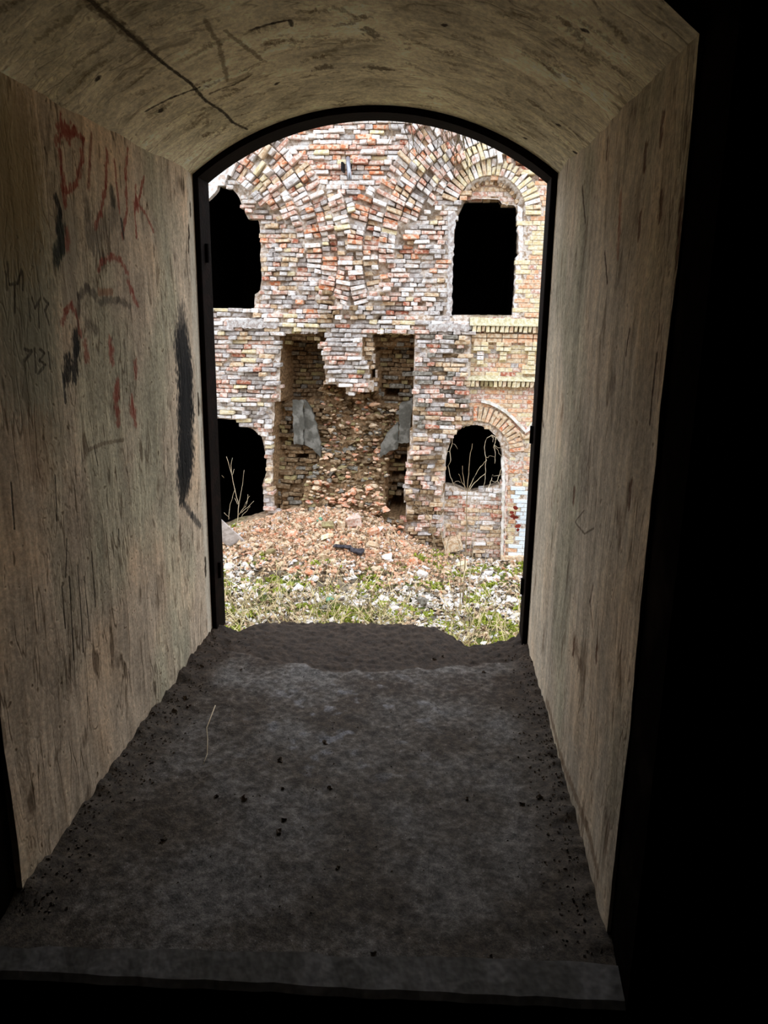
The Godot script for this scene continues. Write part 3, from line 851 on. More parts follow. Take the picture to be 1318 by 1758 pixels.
func in_opening(q: Vector2) -> bool:
	for k in openings:
		if Geometry2D.is_point_in_polygon(q, openings[k]):
			return true
	return false


const OWNER_LABEL := {
	"wall_top": "rough limed brick courses at the top of the ruined front",
	"wall_upper_left": "ragged brick courses beside the broken upper left opening",
	"wall_upper_right": "ragged brick courses left of the upper arched window",
	"wall_middle": "broken brick courses under the meeting of the two vault stumps",
	"wall_pier_upper": "smooth orange and yellow brick pier right of the upper arched window",
	"wall_frieze": "yellowish brick frieze between the two cornices",
	"wall_spandrel": "plain brick wall under the lower cornice beside the white hood",
	"wall_pier_lower": "brick pier with pale blue limewash right of the lower window",
	"wall_infill": "small brick blocking under the lower arched window",
	"wall_mass": "grey and pink broken wall end left of the lower window",
	"wall_lower_left": "grey limed brick wall above and beside the lower left opening",
	"wall_niche_left": "dark recessed brickwork in the left niche below the vault stumps",
	"wall_niche_right": "dark recessed brickwork in the right niche below the vault stumps",
	"wall_stub": "lavender grey brick stub hanging between the two niches",
	"wall_core": "brown crumbling rubble core of the broken cross wall",
	"trim_2": "left vault stump of stepped brick rings",
	"trim_3": "right vault stump of stepped brick rings",
	"trim_4": "cream brick arch over the upper right window",
	"trim_5": "orange brick arch over the lower right window",
	"trim_6": "upper cornice of upright yellow bricks",
	"trim_7": "lower cornice of upright yellow bricks with moss",
	"trim_12": "neat cream vault edge above the upper right window arch",
	"trim_8": "small brick corbels between the two cornices",
}


func owner_node(called: String, at: Vector2) -> Node3D:
	if not owners.has(called):
		var o := Node3D.new()
		o.name = called
		o.position = Vector3(at.x, at.y, ZF)
		add_child(o)
		tag(o, OWNER_LABEL[called], "brickwork", "", "structure")
		owners[called] = o
		owner_count[called] = 0
		spill[called] = {}
	return owners[called]


func get_mesh(kind: String) -> Mesh:
	if not brick_meshes.has(kind):
		var a: Array = []
		for i in 7:
			match kind:
				"header":
					a.append(rough_box(Vector3(0.121, 0.066, 0.22), 0.008, 0.006))
				"stretcher":
					a.append(rough_box(Vector3(0.248, 0.066, 0.20), 0.008, 0.006))
				"neat_header":
					a.append(rough_box(Vector3(0.119, 0.067, 0.20), 0.004, 0.0015))
				"neat_stretcher":
					a.append(rough_box(Vector3(0.246, 0.067, 0.20), 0.004, 0.0015))
				"rubble":
					a.append(rough_box(Vector3(0.13, 0.075, 0.13), 0.022, 0.018))
				"voussoir":
					a.append(rough_box(Vector3(0.066, 0.248, 0.22), 0.005, 0.003))
				"voussoir_half":
					a.append(rough_box(Vector3(0.066, 0.121, 0.22), 0.006, 0.005))
		brick_meshes[kind] = a
	return brick_meshes[kind][rng.randi() % 7]


func lay(called: String, kind: String, mat: String, q: Vector2, front: float, turn: float, wild: float, size := Vector3.ONE) -> void:
	# one brick, its face at the depth front
	var o := owner_node(called, q)
	var b := Basis(Vector3.BACK, turn)
	b = b * Basis.from_euler(Vector3(rng.randf_range(-1, 1) * wild, rng.randf_range(-1, 1) * wild, rng.randf_range(-1, 1) * wild * 0.5))
	b = b.scaled_local(size)
	var at := Vector3(q.x, q.y, ZF + front - 0.1 * size.z) - o.position
	var n: int = owner_count[called]
	if n < 298 and q.x > -3.75 and q.x < 2.95 and q.y < 4.3:
		owner_count[called] = n + 1
		obj("brick", get_mesh(kind), M[mat], o, Transform3D(b, at))
	else:
		if not spill[called].has(mat):
			spill[called][mat] = begin()
		var st: SurfaceTool = spill[called][mat]
		st.append_from(get_mesh(kind), 0, Transform3D(b, at))


func build_ruin() -> void:
	openings = {
		"upper_left": PackedVector2Array([Vector2(-3.47, 3.22), Vector2(-3.00, 3.01), Vector2(-2.80, 2.98), Vector2(-2.68, 2.84), Vector2(-2.62, 2.67), Vector2(-2.54, 2.50), Vector2(-2.37, 2.53), Vector2(-2.35, 2.28), Vector2(-2.34, 1.91), Vector2(-2.33, 1.54), Vector2(-2.37, 1.35), Vector2(-2.45, 1.30), Vector2(-2.48, 1.06), Vector2(-3.58, 1.06)]),
		"upper_right": PackedVector2Array([Vector2(0.87, 1.01), Vector2(0.87, 1.67), Vector2(0.88, 2.12), Vector2(0.89, 2.41), Vector2(0.92, 2.56), Vector2(1.03, 2.79), Vector2(1.19, 2.83), Vector2(1.58, 2.82), Vector2(1.63, 2.75), Vector2(1.87, 2.73), Vector2(1.91, 2.49), Vector2(1.92, 2.04), Vector2(1.95, 1.99), Vector2(1.90, 1.94), Vector2(1.91, 1.41), Vector2(1.90, 1.02)]),
		"lower_left": PackedVector2Array([Vector2(-3.67, -0.83), Vector2(-3.09, -0.83), Vector2(-2.89, -0.85), Vector2(-2.70, -0.96), Vector2(-2.56, -1.00), Vector2(-2.39, -1.13), Vector2(-2.32, -1.49), Vector2(-2.31, -1.76), Vector2(-2.41, -2.03), Vector2(-2.38, -2.41), Vector2(-2.33, -2.68), Vector2(-2.52, -2.87), Vector2(-3.77, -2.92)]),
		"lower_right": PackedVector2Array([Vector2(0.88, -1.92), Vector2(0.87, -1.50), Vector2(0.90, -1.27), Vector2(0.97, -1.06), Vector2(1.10, -0.90), Vector2(1.26, -0.83), Vector2(1.42, -0.82), Vector2(1.58, -0.88), Vector2(1.71, -1.00), Vector2(1.80, -1.14), Vector2(1.85, -1.37), Vector2(1.87, -1.87), Vector2(1.75, -1.90), Vector2(1.55, -1.97), Vector2(1.37, -2.02), Vector2(1.20, -2.00), Vector2(1.04, -1.93)]),
	}
	var TOP := {"white": 56, "grey": 8, "orange": 15, "pink": 16, "red": 5, "yellow": 4}
	var RING := {"white": 36, "grey": 12, "orange": 14, "pink": 24, "yellow": 5, "red": 4, "tan": 12}
	var MID := {"white": 26, "grey": 30, "pink": 24, "orange": 7, "red": 4, "yellow": 3, "tan": 10}
	var VEE := {"pink": 26, "grey": 30, "white": 13, "tan": 18, "brown": 11, "red": 3, "yellow": 2}
	var BAND := {"grey": 45, "white": 18, "yellow": 12, "pink": 14, "tan": 8}
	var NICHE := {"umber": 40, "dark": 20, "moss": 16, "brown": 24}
	var CORE := {"brown": 34, "umber": 16, "orange": 9, "peach": 5, "dark": 13, "moss": 16, "red": 4, "tan": 15}
	var STUB := {"grey": 56, "pink": 20, "white": 14, "red": 6, "moss": 4}
	var MASS := {"grey": 34, "pink": 24, "dark": 18, "tan": 16, "umber": 8, "red": 4, "white": 3}
	var MASS_LOW := {"pink": 30, "brown": 26, "tan": 22, "grey": 16, "umber": 12, "red": 4}
	var LEFT := {"grey": 34, "white": 26, "pink": 18, "tan": 10, "yellow": 6, "red": 4}
	var PIER_UP := {"peach": 42, "orange": 3, "yellow": 34, "tan": 6, "pink": 14}
	var FRIEZE := {"yellow": 40, "tan": 30, "pink": 18, "grey": 6, "peach": 10, "red": 2}
	var SPAN := {"tan": 28, "pink": 26, "peach": 20, "orange": 4, "yellow": 16, "grey": 6, "red": 3}
	var PIER_LOW := {"tan": 24, "yellow": 34, "pink": 16, "peach": 24, "orange": 5}
	var INFILL := {"pink": 30, "grey": 26, "tan": 22, "red": 10, "white": 12}
	var neat := {"skip": 0.0, "back": 0.010, "header": 0.45, "neat": true}
	zone("wall_upper_left", [Vector2(-4.93, 2.76), Vector2(-0.79, 2.78), Vector2(-0.78, 0.56), Vector2(-5.11, 0.48)], -0.02, 0.10, 0.06, MID)
	zone("wall_upper_right", [Vector2(-0.79, 2.78), Vector2(1.05, 2.93), Vector2(1.13, 0.83), Vector2(-0.78, 0.56)], -0.02, 0.10, 0.06, MID)
	zone("wall_mass", [Vector2(0.06, 0.72), Vector2(1.91, 0.75), Vector2(2.15, -3.55), Vector2(0.15, -3.63)], 0.0, 0.06, 0.04, MASS, {"header": 0.5})
	zone("wall_top", [Vector2(-4.72, 5.56), Vector2(3.81, 5.47), Vector2(4.01, 3.52), Vector2(1.39, 3.51), Vector2(1.05, 2.79), Vector2(-4.93, 2.76)], -0.03, 0.07, 0.045, TOP, {"header": 0.5})
	zone("trim_2", [Vector2(-0.80, 0.94), Vector2(-0.79, 2.78), Vector2(-1.21, 3.00), Vector2(-1.69, 3.46), Vector2(-2.06, 3.85), Vector2(-3.39, 4.05), Vector2(-3.42, 3.24), Vector2(-2.96, 3.21), Vector2(-2.70, 3.07), Vector2(-2.54, 2.86), Vector2(-2.35, 2.73), Vector2(-2.04, 2.54), Vector2(-1.75, 2.39), Vector2(-1.61, 2.10), Vector2(-1.51, 1.83), Vector2(-1.22, 1.36), Vector2(-0.98, 0.99)], 0.06, 0.14, 0.08, RING, {"back": 0.10, "layout": "ring", "centre": Vector2(-3.49, 1.9), "r0": 0.898})
	zone("trim_3", [Vector2(-0.78, 0.94), Vector2(-0.79, 2.78), Vector2(-0.36, 3.01), Vector2(0.01, 3.46), Vector2(0.23, 4.00), Vector2(2.45, 3.99), Vector2(2.51, 3.19), Vector2(1.82, 3.46), Vector2(1.49, 3.40), Vector2(1.17, 3.33), Vector2(0.97, 3.25), Vector2(0.76, 3.06), Vector2(0.54, 2.79), Vector2(0.12, 2.43), Vector2(-0.06, 2.03), Vector2(-0.29, 1.47), Vector2(-0.58, 0.95)], 0.06, 0.14, 0.08, RING, {"back": 0.10, "layout": "ring", "centre": Vector2(1.84, 1.95), "r0": 1.138})
	zone("wall_middle", [Vector2(-1.42, 1.31), Vector2(-1.12, 1.37), Vector2(-0.93, 1.13), Vector2(-0.63, 1.14), Vector2(-0.44, 1.37), Vector2(-0.16, 1.42), Vector2(-0.24, 1.09), Vector2(-0.43, 0.81), Vector2(-1.22, 0.79), Vector2(-1.37, 1.08)], 0.14, 0.12, 0.08, VEE, {"header": 0.8, "wild": 0.12, "back": 0.09, "skip": 0.1})
	zone("wall_pier_upper", [Vector2(0.96, 2.79), Vector2(1.04, 3.10), Vector2(1.31, 3.26), Vector2(1.85, 3.46), Vector2(4.01, 3.52), Vector2(4.27, 0.88), Vector2(1.91, 0.85), Vector2(1.84, 2.80)], 0.0, 0.0, 0.006, PIER_UP, neat)
	zone("wall_pier_upper", [Vector2(1.76, 3.45), Vector2(2.48, 3.51), Vector2(2.51, 3.09), Vector2(2.01, 3.09)], -0.05, 0.05, 0.03, {"orange": 40, "yellow": 40, "red": 20}, {"skip": 0.1})
	zone("wall_pier_upper", [Vector2(1.03, 2.79), Vector2(0.97, 2.64), Vector2(1.04, 2.93), Vector2(1.18, 3.06), Vector2(1.42, 3.14), Vector2(1.67, 3.06), Vector2(1.84, 2.93), Vector2(1.92, 2.74), Vector2(1.87, 2.71), Vector2(1.63, 2.75), Vector2(1.58, 2.82), Vector2(1.19, 2.83)], -0.16, 0.01, 0.012, {"pink": 40, "tan": 30, "brown": 30}, neat)
	zone("wall_upper_right", [Vector2(0.72, 2.75), Vector2(0.88, 2.73), Vector2(0.92, 2.56), Vector2(0.89, 2.41), Vector2(0.87, 1.67), Vector2(0.88, 0.97), Vector2(0.76, 0.97)], -0.05, 0.01, 0.01, {"white": 80, "grey": 20}, neat)
	zone("wall_pier_upper", [Vector2(1.82, 2.74), Vector2(1.96, 2.74), Vector2(1.97, 1.95), Vector2(1.95, 0.99), Vector2(1.88, 0.99)], -0.10, 0.0, 0.004, {"white": 60, "grey": 40}, neat)
	zone("wall_middle", [Vector2(-5.07, 1.04), Vector2(-2.38, 1.08), Vector2(-1.22, 0.91), Vector2(-0.43, 0.92), Vector2(0.15, 1.01), Vector2(1.27, 1.01), Vector2(1.26, 0.69), Vector2(-5.10, 0.58)], 0.07, 0.07, 0.05, BAND, {"header": 0.4})
	zone("wall_frieze", [Vector2(1.18, 1.01), Vector2(4.26, 1.06), Vector2(4.37, -0.10), Vector2(1.23, -0.17)], -0.02, 0.0, 0.005, FRIEZE, neat)
	zone("wall_spandrel", [Vector2(1.17, -0.17), Vector2(4.37, -0.10), Vector2(4.47, -1.04), Vector2(1.72, -1.32), Vector2(1.20, -0.83)], 0.0, 0.0, 0.006, SPAN, neat)
	zone("wall_pier_lower", [Vector2(1.79, -1.00), Vector2(4.45, -0.92), Vector2(4.70, -3.39), Vector2(1.92, -3.50)], 0.02, 0.015, 0.012, PIER_LOW, neat)
	zone("wall_pier_lower", [Vector2(2.14, -1.88), Vector2(2.47, -1.84), Vector2(2.53, -3.15), Vector2(2.12, -3.17), Vector2(2.12, -2.84), Vector2(2.20, -2.62), Vector2(2.12, -2.38)], 0.03, 0.01, 0.010, {"lime": 100}, neat)
	zone("wall_lower_left", [Vector2(-5.10, 0.58), Vector2(-1.98, 0.64), Vector2(-2.00, -0.51), Vector2(-1.84, -0.60), Vector2(-1.88, -2.99), Vector2(-5.39, -3.12)], 0.03, 0.10, 0.055, LEFT, {"header": 0.45})
	zone("wall_lower_left", [Vector2(-2.35, -1.03), Vector2(-1.85, -1.06), Vector2(-1.88, -2.99), Vector2(-2.40, -3.01)], 0.0, 0.09, 0.05, {"white": 24, "grey": 20, "pink": 20, "yellow": 14, "tan": 20}, {"wild": 0.1})
	zone("wall_core", [Vector2(-2.15, -0.51), Vector2(-1.43, -0.49), Vector2(-1.23, -0.19), Vector2(-0.82, -0.26), Vector2(-0.48, -0.25), Vector2(-0.32, -0.47), Vector2(0.31, -0.45), Vector2(0.25, -3.07), Vector2(-2.21, -3.17)], -0.46, 0.13, 0.09, CORE, {"layout": "rubble", "talus": 0.66, "body": "core"})
	zone("wall_core", [Vector2(-2.15, -0.51), Vector2(-1.38, -0.49), Vector2(-1.32, -1.41), Vector2(-1.66, -2.06), Vector2(-1.72, -3.15), Vector2(-2.21, -3.17)], -0.50, 0.08, 0.07, NICHE, {"layout": "course", "talus": 0.3, "wild": 0.14, "skip": 0.15, "body": "core"})
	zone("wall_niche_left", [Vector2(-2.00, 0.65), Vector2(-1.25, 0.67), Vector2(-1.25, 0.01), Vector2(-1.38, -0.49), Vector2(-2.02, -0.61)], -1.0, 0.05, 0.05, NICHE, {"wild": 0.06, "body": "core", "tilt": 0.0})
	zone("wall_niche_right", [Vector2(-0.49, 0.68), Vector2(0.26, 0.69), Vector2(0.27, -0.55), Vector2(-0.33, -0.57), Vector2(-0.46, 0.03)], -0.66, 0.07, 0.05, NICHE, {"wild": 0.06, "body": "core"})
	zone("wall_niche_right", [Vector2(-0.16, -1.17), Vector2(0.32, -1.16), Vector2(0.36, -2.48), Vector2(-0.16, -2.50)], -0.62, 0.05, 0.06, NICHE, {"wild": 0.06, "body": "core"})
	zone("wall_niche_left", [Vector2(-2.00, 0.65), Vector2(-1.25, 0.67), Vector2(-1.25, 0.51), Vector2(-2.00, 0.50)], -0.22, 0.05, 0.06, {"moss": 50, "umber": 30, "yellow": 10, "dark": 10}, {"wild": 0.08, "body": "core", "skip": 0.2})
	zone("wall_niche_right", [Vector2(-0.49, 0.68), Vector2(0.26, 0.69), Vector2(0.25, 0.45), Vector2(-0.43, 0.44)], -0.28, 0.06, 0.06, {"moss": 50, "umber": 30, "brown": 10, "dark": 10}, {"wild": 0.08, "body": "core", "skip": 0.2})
	zone("wall_stub", [Vector2(-1.22, 0.83), Vector2(-0.61, 0.84), Vector2(-0.58, 0.22), Vector2(-0.45, 0.18), Vector2(-0.44, -0.22), Vector2(-0.48, -0.31), Vector2(-0.90, -0.36), Vector2(-0.92, -0.24), Vector2(-1.10, -0.15), Vector2(-1.13, -0.03), Vector2(-1.26, 0.01), Vector2(-1.30, 0.38), Vector2(-1.37, 0.42), Vector2(-1.36, 0.53), Vector2(-1.24, 0.54)], 0.12, 0.07, 0.04, STUB, {"header": 0.35, "wild": 0.03})
	zone("wall_stub", [Vector2(-0.59, 0.66), Vector2(-0.45, 0.66), Vector2(-0.32, -0.17), Vector2(-0.42, -0.47), Vector2(-0.43, -0.17), Vector2(-0.44, 0.18), Vector2(-0.57, 0.22)], -0.12, 0.05, 0.04, {"tan": 30, "brown": 30, "moss": 20, "grey": 20}, {"header": 0.8})
	zone("wall_mass", [Vector2(0.25, 0.72), Vector2(1.20, 0.69), Vector2(1.24, -0.43), Vector2(1.10, -0.68), Vector2(0.89, -0.99), Vector2(0.84, -1.45), Vector2(0.90, -3.05), Vector2(0.16, -3.08), Vector2(0.19, -2.42), Vector2(0.23, -1.37), Vector2(0.25, -0.45)], 0.12, 0.09, 0.055, MASS, {"header": 0.45, "wild": 0.03})
	zone("wall_mass", [Vector2(0.17, -1.27), Vector2(0.86, -1.30), Vector2(0.90, -3.16), Vector2(0.14, -3.19)], 0.16, 0.08, 0.05, MASS_LOW, {"wild": 0.16, "header": 0.9, "skip": 0.12})
	zone("wall_mass", [Vector2(0.86, -1.35), Vector2(0.89, -1.14), Vector2(1.05, -0.78), Vector2(1.34, -0.51), Vector2(1.49, -0.52), Vector2(1.51, -0.64), Vector2(1.20, -0.78), Vector2(0.99, -1.04), Vector2(0.90, -1.45), Vector2(0.90, -1.87)], 0.06, 0.03, 0.03, {"tan": 30, "pink": 30, "grey": 20, "orange": 15}, {"header": 0.9, "wild": 0.1})
	zone("wall_infill", [Vector2(0.85, -1.83), Vector2(1.91, -1.79), Vector2(2.00, -3.50), Vector2(0.91, -3.55)], -0.10, 0.02, 0.015, INFILL, {"skip": 0.02, "back": 0.02, "header": 0.6})
	zone("wall_infill", [Vector2(0.88, -1.91), Vector2(1.89, -1.86), Vector2(1.92, -2.28), Vector2(1.26, -2.26), Vector2(1.15, -2.07), Vector2(0.88, -2.08)], -0.09, 0.02, 0.015, {"white": 70, "pink": 20, "grey": 10}, {"skip": 0.02, "back": 0.02, "header": 0.6})
	# small black holes
	for h in [[Vector2(-0.27, -0.32), Vector2(-0.02, -0.33), Vector2(-0.03, -0.45), Vector2(-0.26, -0.44)], [Vector2(-1.55, -0.33), Vector2(-1.38, -0.33), Vector2(-1.38, -0.45), Vector2(-1.53, -0.45)], [Vector2(-0.12, -1.55), Vector2(0.16, -1.53), Vector2(0.16, -1.65), Vector2(-0.03, -1.67)], [Vector2(-0.11, -1.85), Vector2(0.14, -1.81), Vector2(0.14, -1.90), Vector2(-0.11, -1.93)], [Vector2(-0.11, -2.03), Vector2(0.12, -2.01), Vector2(0.12, -2.05), Vector2(-0.11, -2.07)], [Vector2(-0.12, -2.15), Vector2(0.11, -2.13), Vector2(0.11, -2.18), Vector2(-0.12, -2.20)], [Vector2(-0.15, -2.31), Vector2(0.17, -2.25), Vector2(0.17, -2.50), Vector2(-0.14, -2.52)], [Vector2(-1.83, -1.30), Vector2(-1.69, -1.30), Vector2(-1.69, -1.37), Vector2(-1.84, -1.38)], [Vector2(-1.86, -1.50), Vector2(-1.65, -1.50), Vector2(-1.65, -1.59), Vector2(-1.86, -1.60)], [Vector2(-0.90, 3.46), Vector2(-0.84, 3.46), Vector2(-0.84, 3.38), Vector2(-0.90, 3.38)]]:
		zone("wall_core", h, -1.3, 0.0, 0.0, NICHE, {"layout": "none", "body": "core"})

	build_body()
	build_windows()
	lay_courses()
	lay_rings()
	lay_rubble()
	lay_arches()
	lay_cornices()
	build_ruin_extras()
	for k in spill:
		for mat in spill[k]:
			var o := obj("small_bricks", finish_flat(spill[k][mat]), M[mat], owners[k])
			o.set_meta("kind", "stuff")


func finish_flat(st: SurfaceTool) -> ArrayMesh:
	return st.commit()


func build_body() -> void:
	# the mortar and core behind the facing bricks: a height field with the openings cut out
	var u0 := -4.6
	var u1 := 4.2
	var v0 := -3.9
	var v1 := 5.0
	var step := 0.04
	var nu := int((u1 - u0) / step)
	var nv := int((v1 - v0) / step)
	var ins := PackedByteArray()
	ins.resize((nu + 1) * (nv + 1))
	var pos := PackedVector3Array()
	pos.resize((nu + 1) * (nv + 1))
	for i in nu + 1:
		for j in nv + 1:
			var q := Vector2(u0 + i * step, v0 + j * step)
			var k := i * (nv + 1) + j
			var z := zone_at(q)
			var d := depth_at(q, z)
			if not z.is_empty():
				d -= z.back
				d += noise_fine.get_noise_2d(q.x, q.y) * 0.3 * z.back
			ins[k] = 1 if in_opening(q) else 0
			pos[k] = Vector3(q.x, q.y, ZF + d)
	var snapped_ := {}
	var idx := PackedInt32Array()
	var idx_core := PackedInt32Array()
	for i in nu:
		for j in nv:
			var c := [i * (nv + 1) + j, (i + 1) * (nv + 1) + j, (i + 1) * (nv + 1) + j + 1, i * (nv + 1) + j + 1]
			var s: int = ins[c[0]] + ins[c[1]] + ins[c[2]] + ins[c[3]]
			if s == 4:
				continue
			for k in c:
				if ins[k] == 1 and not snapped_.has(k):
					snapped_[k] = true
					var best := Vector2.INF
					var q := Vector2(pos[k].x, pos[k].y)
					for name_ in openings:
						var pg: PackedVector2Array = openings[name_]
						for e in pg.size():
							var r := Geometry2D.get_closest_point_to_segment(q, pg[e], pg[(e + 1) % pg.size()])
							if r.distance_squared_to(q) < best.distance_squared_to(q):
								best = r
					pos[k].x = best.x
					pos[k].y = best.y
			var zc := zone_at(Vector2(u0 + (i + 0.5) * step, v0 + (j + 0.5) * step))
			var deep := maxf(maxf(pos[c[0]].z, pos[c[1]].z), maxf(pos[c[2]].z, pos[c[3]].z)) - minf(minf(pos[c[0]].z, pos[c[1]].z), minf(pos[c[2]].z, pos[c[3]].z))
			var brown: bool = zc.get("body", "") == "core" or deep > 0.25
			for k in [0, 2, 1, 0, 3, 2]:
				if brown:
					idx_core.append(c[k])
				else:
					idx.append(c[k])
	var mesh := ArrayMesh.new()
	for part in 2:
		var st := begin(true)
		for k in (idx if part == 0 else idx_core):
			st.add_vertex(pos[k])
		st.index()
		st.generate_normals()
		st.commit(mesh)
		mesh.surface_set_material(part, M.mortar if part == 0 else M.core)
	var o := obj("wall_far", mesh, null)
	tag(o, "ochre mortar and core of the ruined brick front across the courtyard", "wall", "", "structure")
	# the front goes on to both sides and up, plain, out of sight; and it has a back
	var s2 := begin()
	plain_box(s2, Vector3(-9.0, -3.9, ZF - 1.2), Vector3(u0 + 0.02, 5.4, ZF - 0.02))
	plain_box(s2, Vector3(u1 - 0.02, -3.9, ZF - 1.2), Vector3(9.0, 5.4, ZF - 0.02))
	plain_box(s2, Vector3(u0, v1 - 0.02, ZF - 1.2), Vector3(u1, 5.4, ZF - 0.02))
	plain_box(s2, Vector3(-9.0, -3.9, ZF - 6.0), Vector3(9.0, 5.4, ZF - 5.8))
	plain_box(s2, Vector3(-9.0, 5.2, ZF - 6.0), Vector3(9.0, 5.4, ZF - 0.1))
	tag(obj("wall_far_side", finish(s2), M.outer), "plain brick front going on beyond the ruined part", "wall", "", "structure")


func build_windows() -> void:
	var labels := {
		"upper_left": ["window_2", "broken black opening at the upper left of the ruined front"],
		"upper_right": ["window_3", "tall black window under the cream brick arch"],
		"lower_left": ["window_4", "broken black doorway at the lower left behind the bare sapling"],
		"lower_right": ["window_5", "round-headed black window with hanging vines at the lower right"],
	}
	for k in openings:
		var pg: PackedVector2Array = openings[k]
		var c := Vector2.ZERO
		for q in pg:
			c += q / pg.size()
		var w := thing(labels[k][0], Vector3(c.x, c.y, ZF))
		tag(w, labels[k][1], "window", "", "structure")
		var ring: Array = []
		for e in pg.size():
			var a: Vector2 = pg[e]
			var b: Vector2 = pg[(e + 1) % pg.size()]
			var n := maxi(1, int(a.distance_to(b) / 0.06))
			for i in n:
				ring.append(a.lerp(b, float(i) / n))
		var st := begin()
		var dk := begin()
		for e in ring.size():
			var a: Vector2 = ring[e]
			var b: Vector2 = ring[(e + 1) % ring.size()]
			var fa := edge_front(a)
			var fb := edge_front(b)
			var pa := Vector3(a.x, a.y, ZF) - w.position
			var pb := Vector3(b.x, b.y, ZF) - w.position
			var out := ((pa + pb) * 0.5) * 3.0
			var wob := noise_fine.get_noise_2d(a.x * 3.0, a.y * 3.0) * 0.01
			quad(st, pa + Vector3(0, 0, fa), pb + Vector3(0, 0, fb), pb + Vector3(wob, wob, -0.32), pa + Vector3(wob, wob, -0.32), out)
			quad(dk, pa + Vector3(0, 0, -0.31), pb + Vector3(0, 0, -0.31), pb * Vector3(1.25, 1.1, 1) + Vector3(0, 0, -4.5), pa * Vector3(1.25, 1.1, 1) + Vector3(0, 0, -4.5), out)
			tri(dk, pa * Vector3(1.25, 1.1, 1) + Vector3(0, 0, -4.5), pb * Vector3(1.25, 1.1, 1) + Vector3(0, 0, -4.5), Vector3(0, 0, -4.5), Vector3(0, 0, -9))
		obj("reveal", finish(st), M.reveal, w)
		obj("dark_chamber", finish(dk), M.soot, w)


func edge_front(q: Vector2) -> float:
	var z := zone_at(q)
	if z.is_empty():
		return -0.01
	return depth_at(q, z) - z.back


func lay_courses() -> void:
	var ch_ := 0.0755
	var v := -3.5
	var row := 0
	while v < 4.9:
		var u := -4.56 + (row % 2) * 0.065 + rng.randf_range(-0.02, 0.02)
		while u < 4.1:
			var z := zone_at(Vector2(u + 0.06, v))
			var stretcher: bool = not z.is_empty() and rng.randf() > z.header
			var L := 0.255 if stretcher else 0.128
			var q := Vector2(u + L * 0.5, v)
			u += L
			z = zone_at(q)
			if z.is_empty() or z.layout != "course" or rng.randf() < z.skip:
				continue
			if in_opening(q) or in_opening(q + Vector2(L * 0.35, 0)) or in_opening(q - Vector2(L * 0.35, 0)):
				continue
			if in_arch(q):
				continue
			if v < -2.55 and ground_y(q.x, ZF + 0.2) > v + 0.1:
				continue
			var neat: bool = z.has("neat")
			var kind := ("neat_" if neat else "") + ("stretcher" if stretcher else "header")
			var front = depth_at(q, z) + rng.randf_range(-1.0, 1.0) * z.jit + (0.06 if not neat and rng.randf() < 0.13 else 0.0)
			# a brick at a deep break keeps to its own side of it
			for side in [-1.0, 1.0]:
				var qe := q + Vector2(side * L * 0.5, 0.0)
				if depth_at(qe, zone_at(qe)) < front - 0.2:
					if L > 0.2:
						kind = kind.replace("stretcher", "header")
						L = 0.128
						q.x -= side * 0.064
					else:
						q.x -= side * 0.045
			var s := Vector3(1.0, 1.0, 1.0)
			if not neat:
				s = Vector3(rng.randf_range(0.96, 1.07), rng.randf_range(0.94, 1.13), rng.randf_range(0.9, 1.1))
			lay(z.owner, kind, pick(z), q + Vector2(0, rng.randf_range(-0.004, 0.004) * (0.3 if neat else 1.0)), front, 0.0, z.get("wild", 0.003 if neat else 0.05), s)
		v += ch_
		row += 1


func in_arch(q: Vector2) -> bool:
	var a := q.distance_to(Vector2(1.44, 2.61))
	if a > 0.55 and a < 0.83 and (q - Vector2(1.44, 2.61)).angle() > -0.04 and (q - Vector2(1.44, 2.61)).angle() < 2.87:
		return true
	var b := q.distance_to(Vector2(1.37, -1.345))
	var e := q.distance_to(Vector2(1.84, 1.95))
	var ea := (q - Vector2(1.84, 1.95)).angle()
	if e > 1.53 and e < 2.06 and ea > 1.2 and ea < 2.1:
		return true
	return b > 0.555 and b < 0.86 and q.y > -1.36 and q.x > 1.3


func lay_rings() -> void:
	for z in zones:
		if z.layout != "ring":
			continue
		var c: Vector2 = z.centre
		var r: float = z.r0
		var ring := 0
		while r < 3.3:
			var n := int(PI * 1.5 * (r + 0.1) / 0.0775)
			var shift := rng.randf()
			var step_out := rng.randf_range(-0.03, 0.03)
			for i in n:
				var a := PI * 1.5 * (i + shift) / n - PI * 0.25
				var whole := rng.randf() < 0.45
				for part in (1 if whole else 2):
					var rr := r + (0.128 if whole else 0.064 + 0.128 * part)
					var q := c + Vector2(cos(a), sin(a)) * rr
					var zz := zone_at(q)
					if zz.is_empty() or zz.owner != z.owner or zz.layout != "ring" or rng.randf() < 0.06:
						continue
					if in_opening(q) or in_arch(q):
						continue
					if q.x < -4.5 or q.x > 4.1 or q.y > 4.9:
						continue
					var front = depth_at(q, zz) + step_out + 0.05 * noise_mid.get_noise_2d(a * 2.0, r) + rng.randf_range(-1.0, 1.0) * zz.jit + (0.07 if rng.randf() < 0.12 else 0.0)
					lay(z.owner, "voussoir" if whole else "voussoir_half", pick(zz), q, front, a - PI * 0.5, 0.05, Vector3(rng.randf_range(0.95, 1.13), rng.randf_range(0.94, 1.04), 1.0))
			r += 0.262
			ring += 1


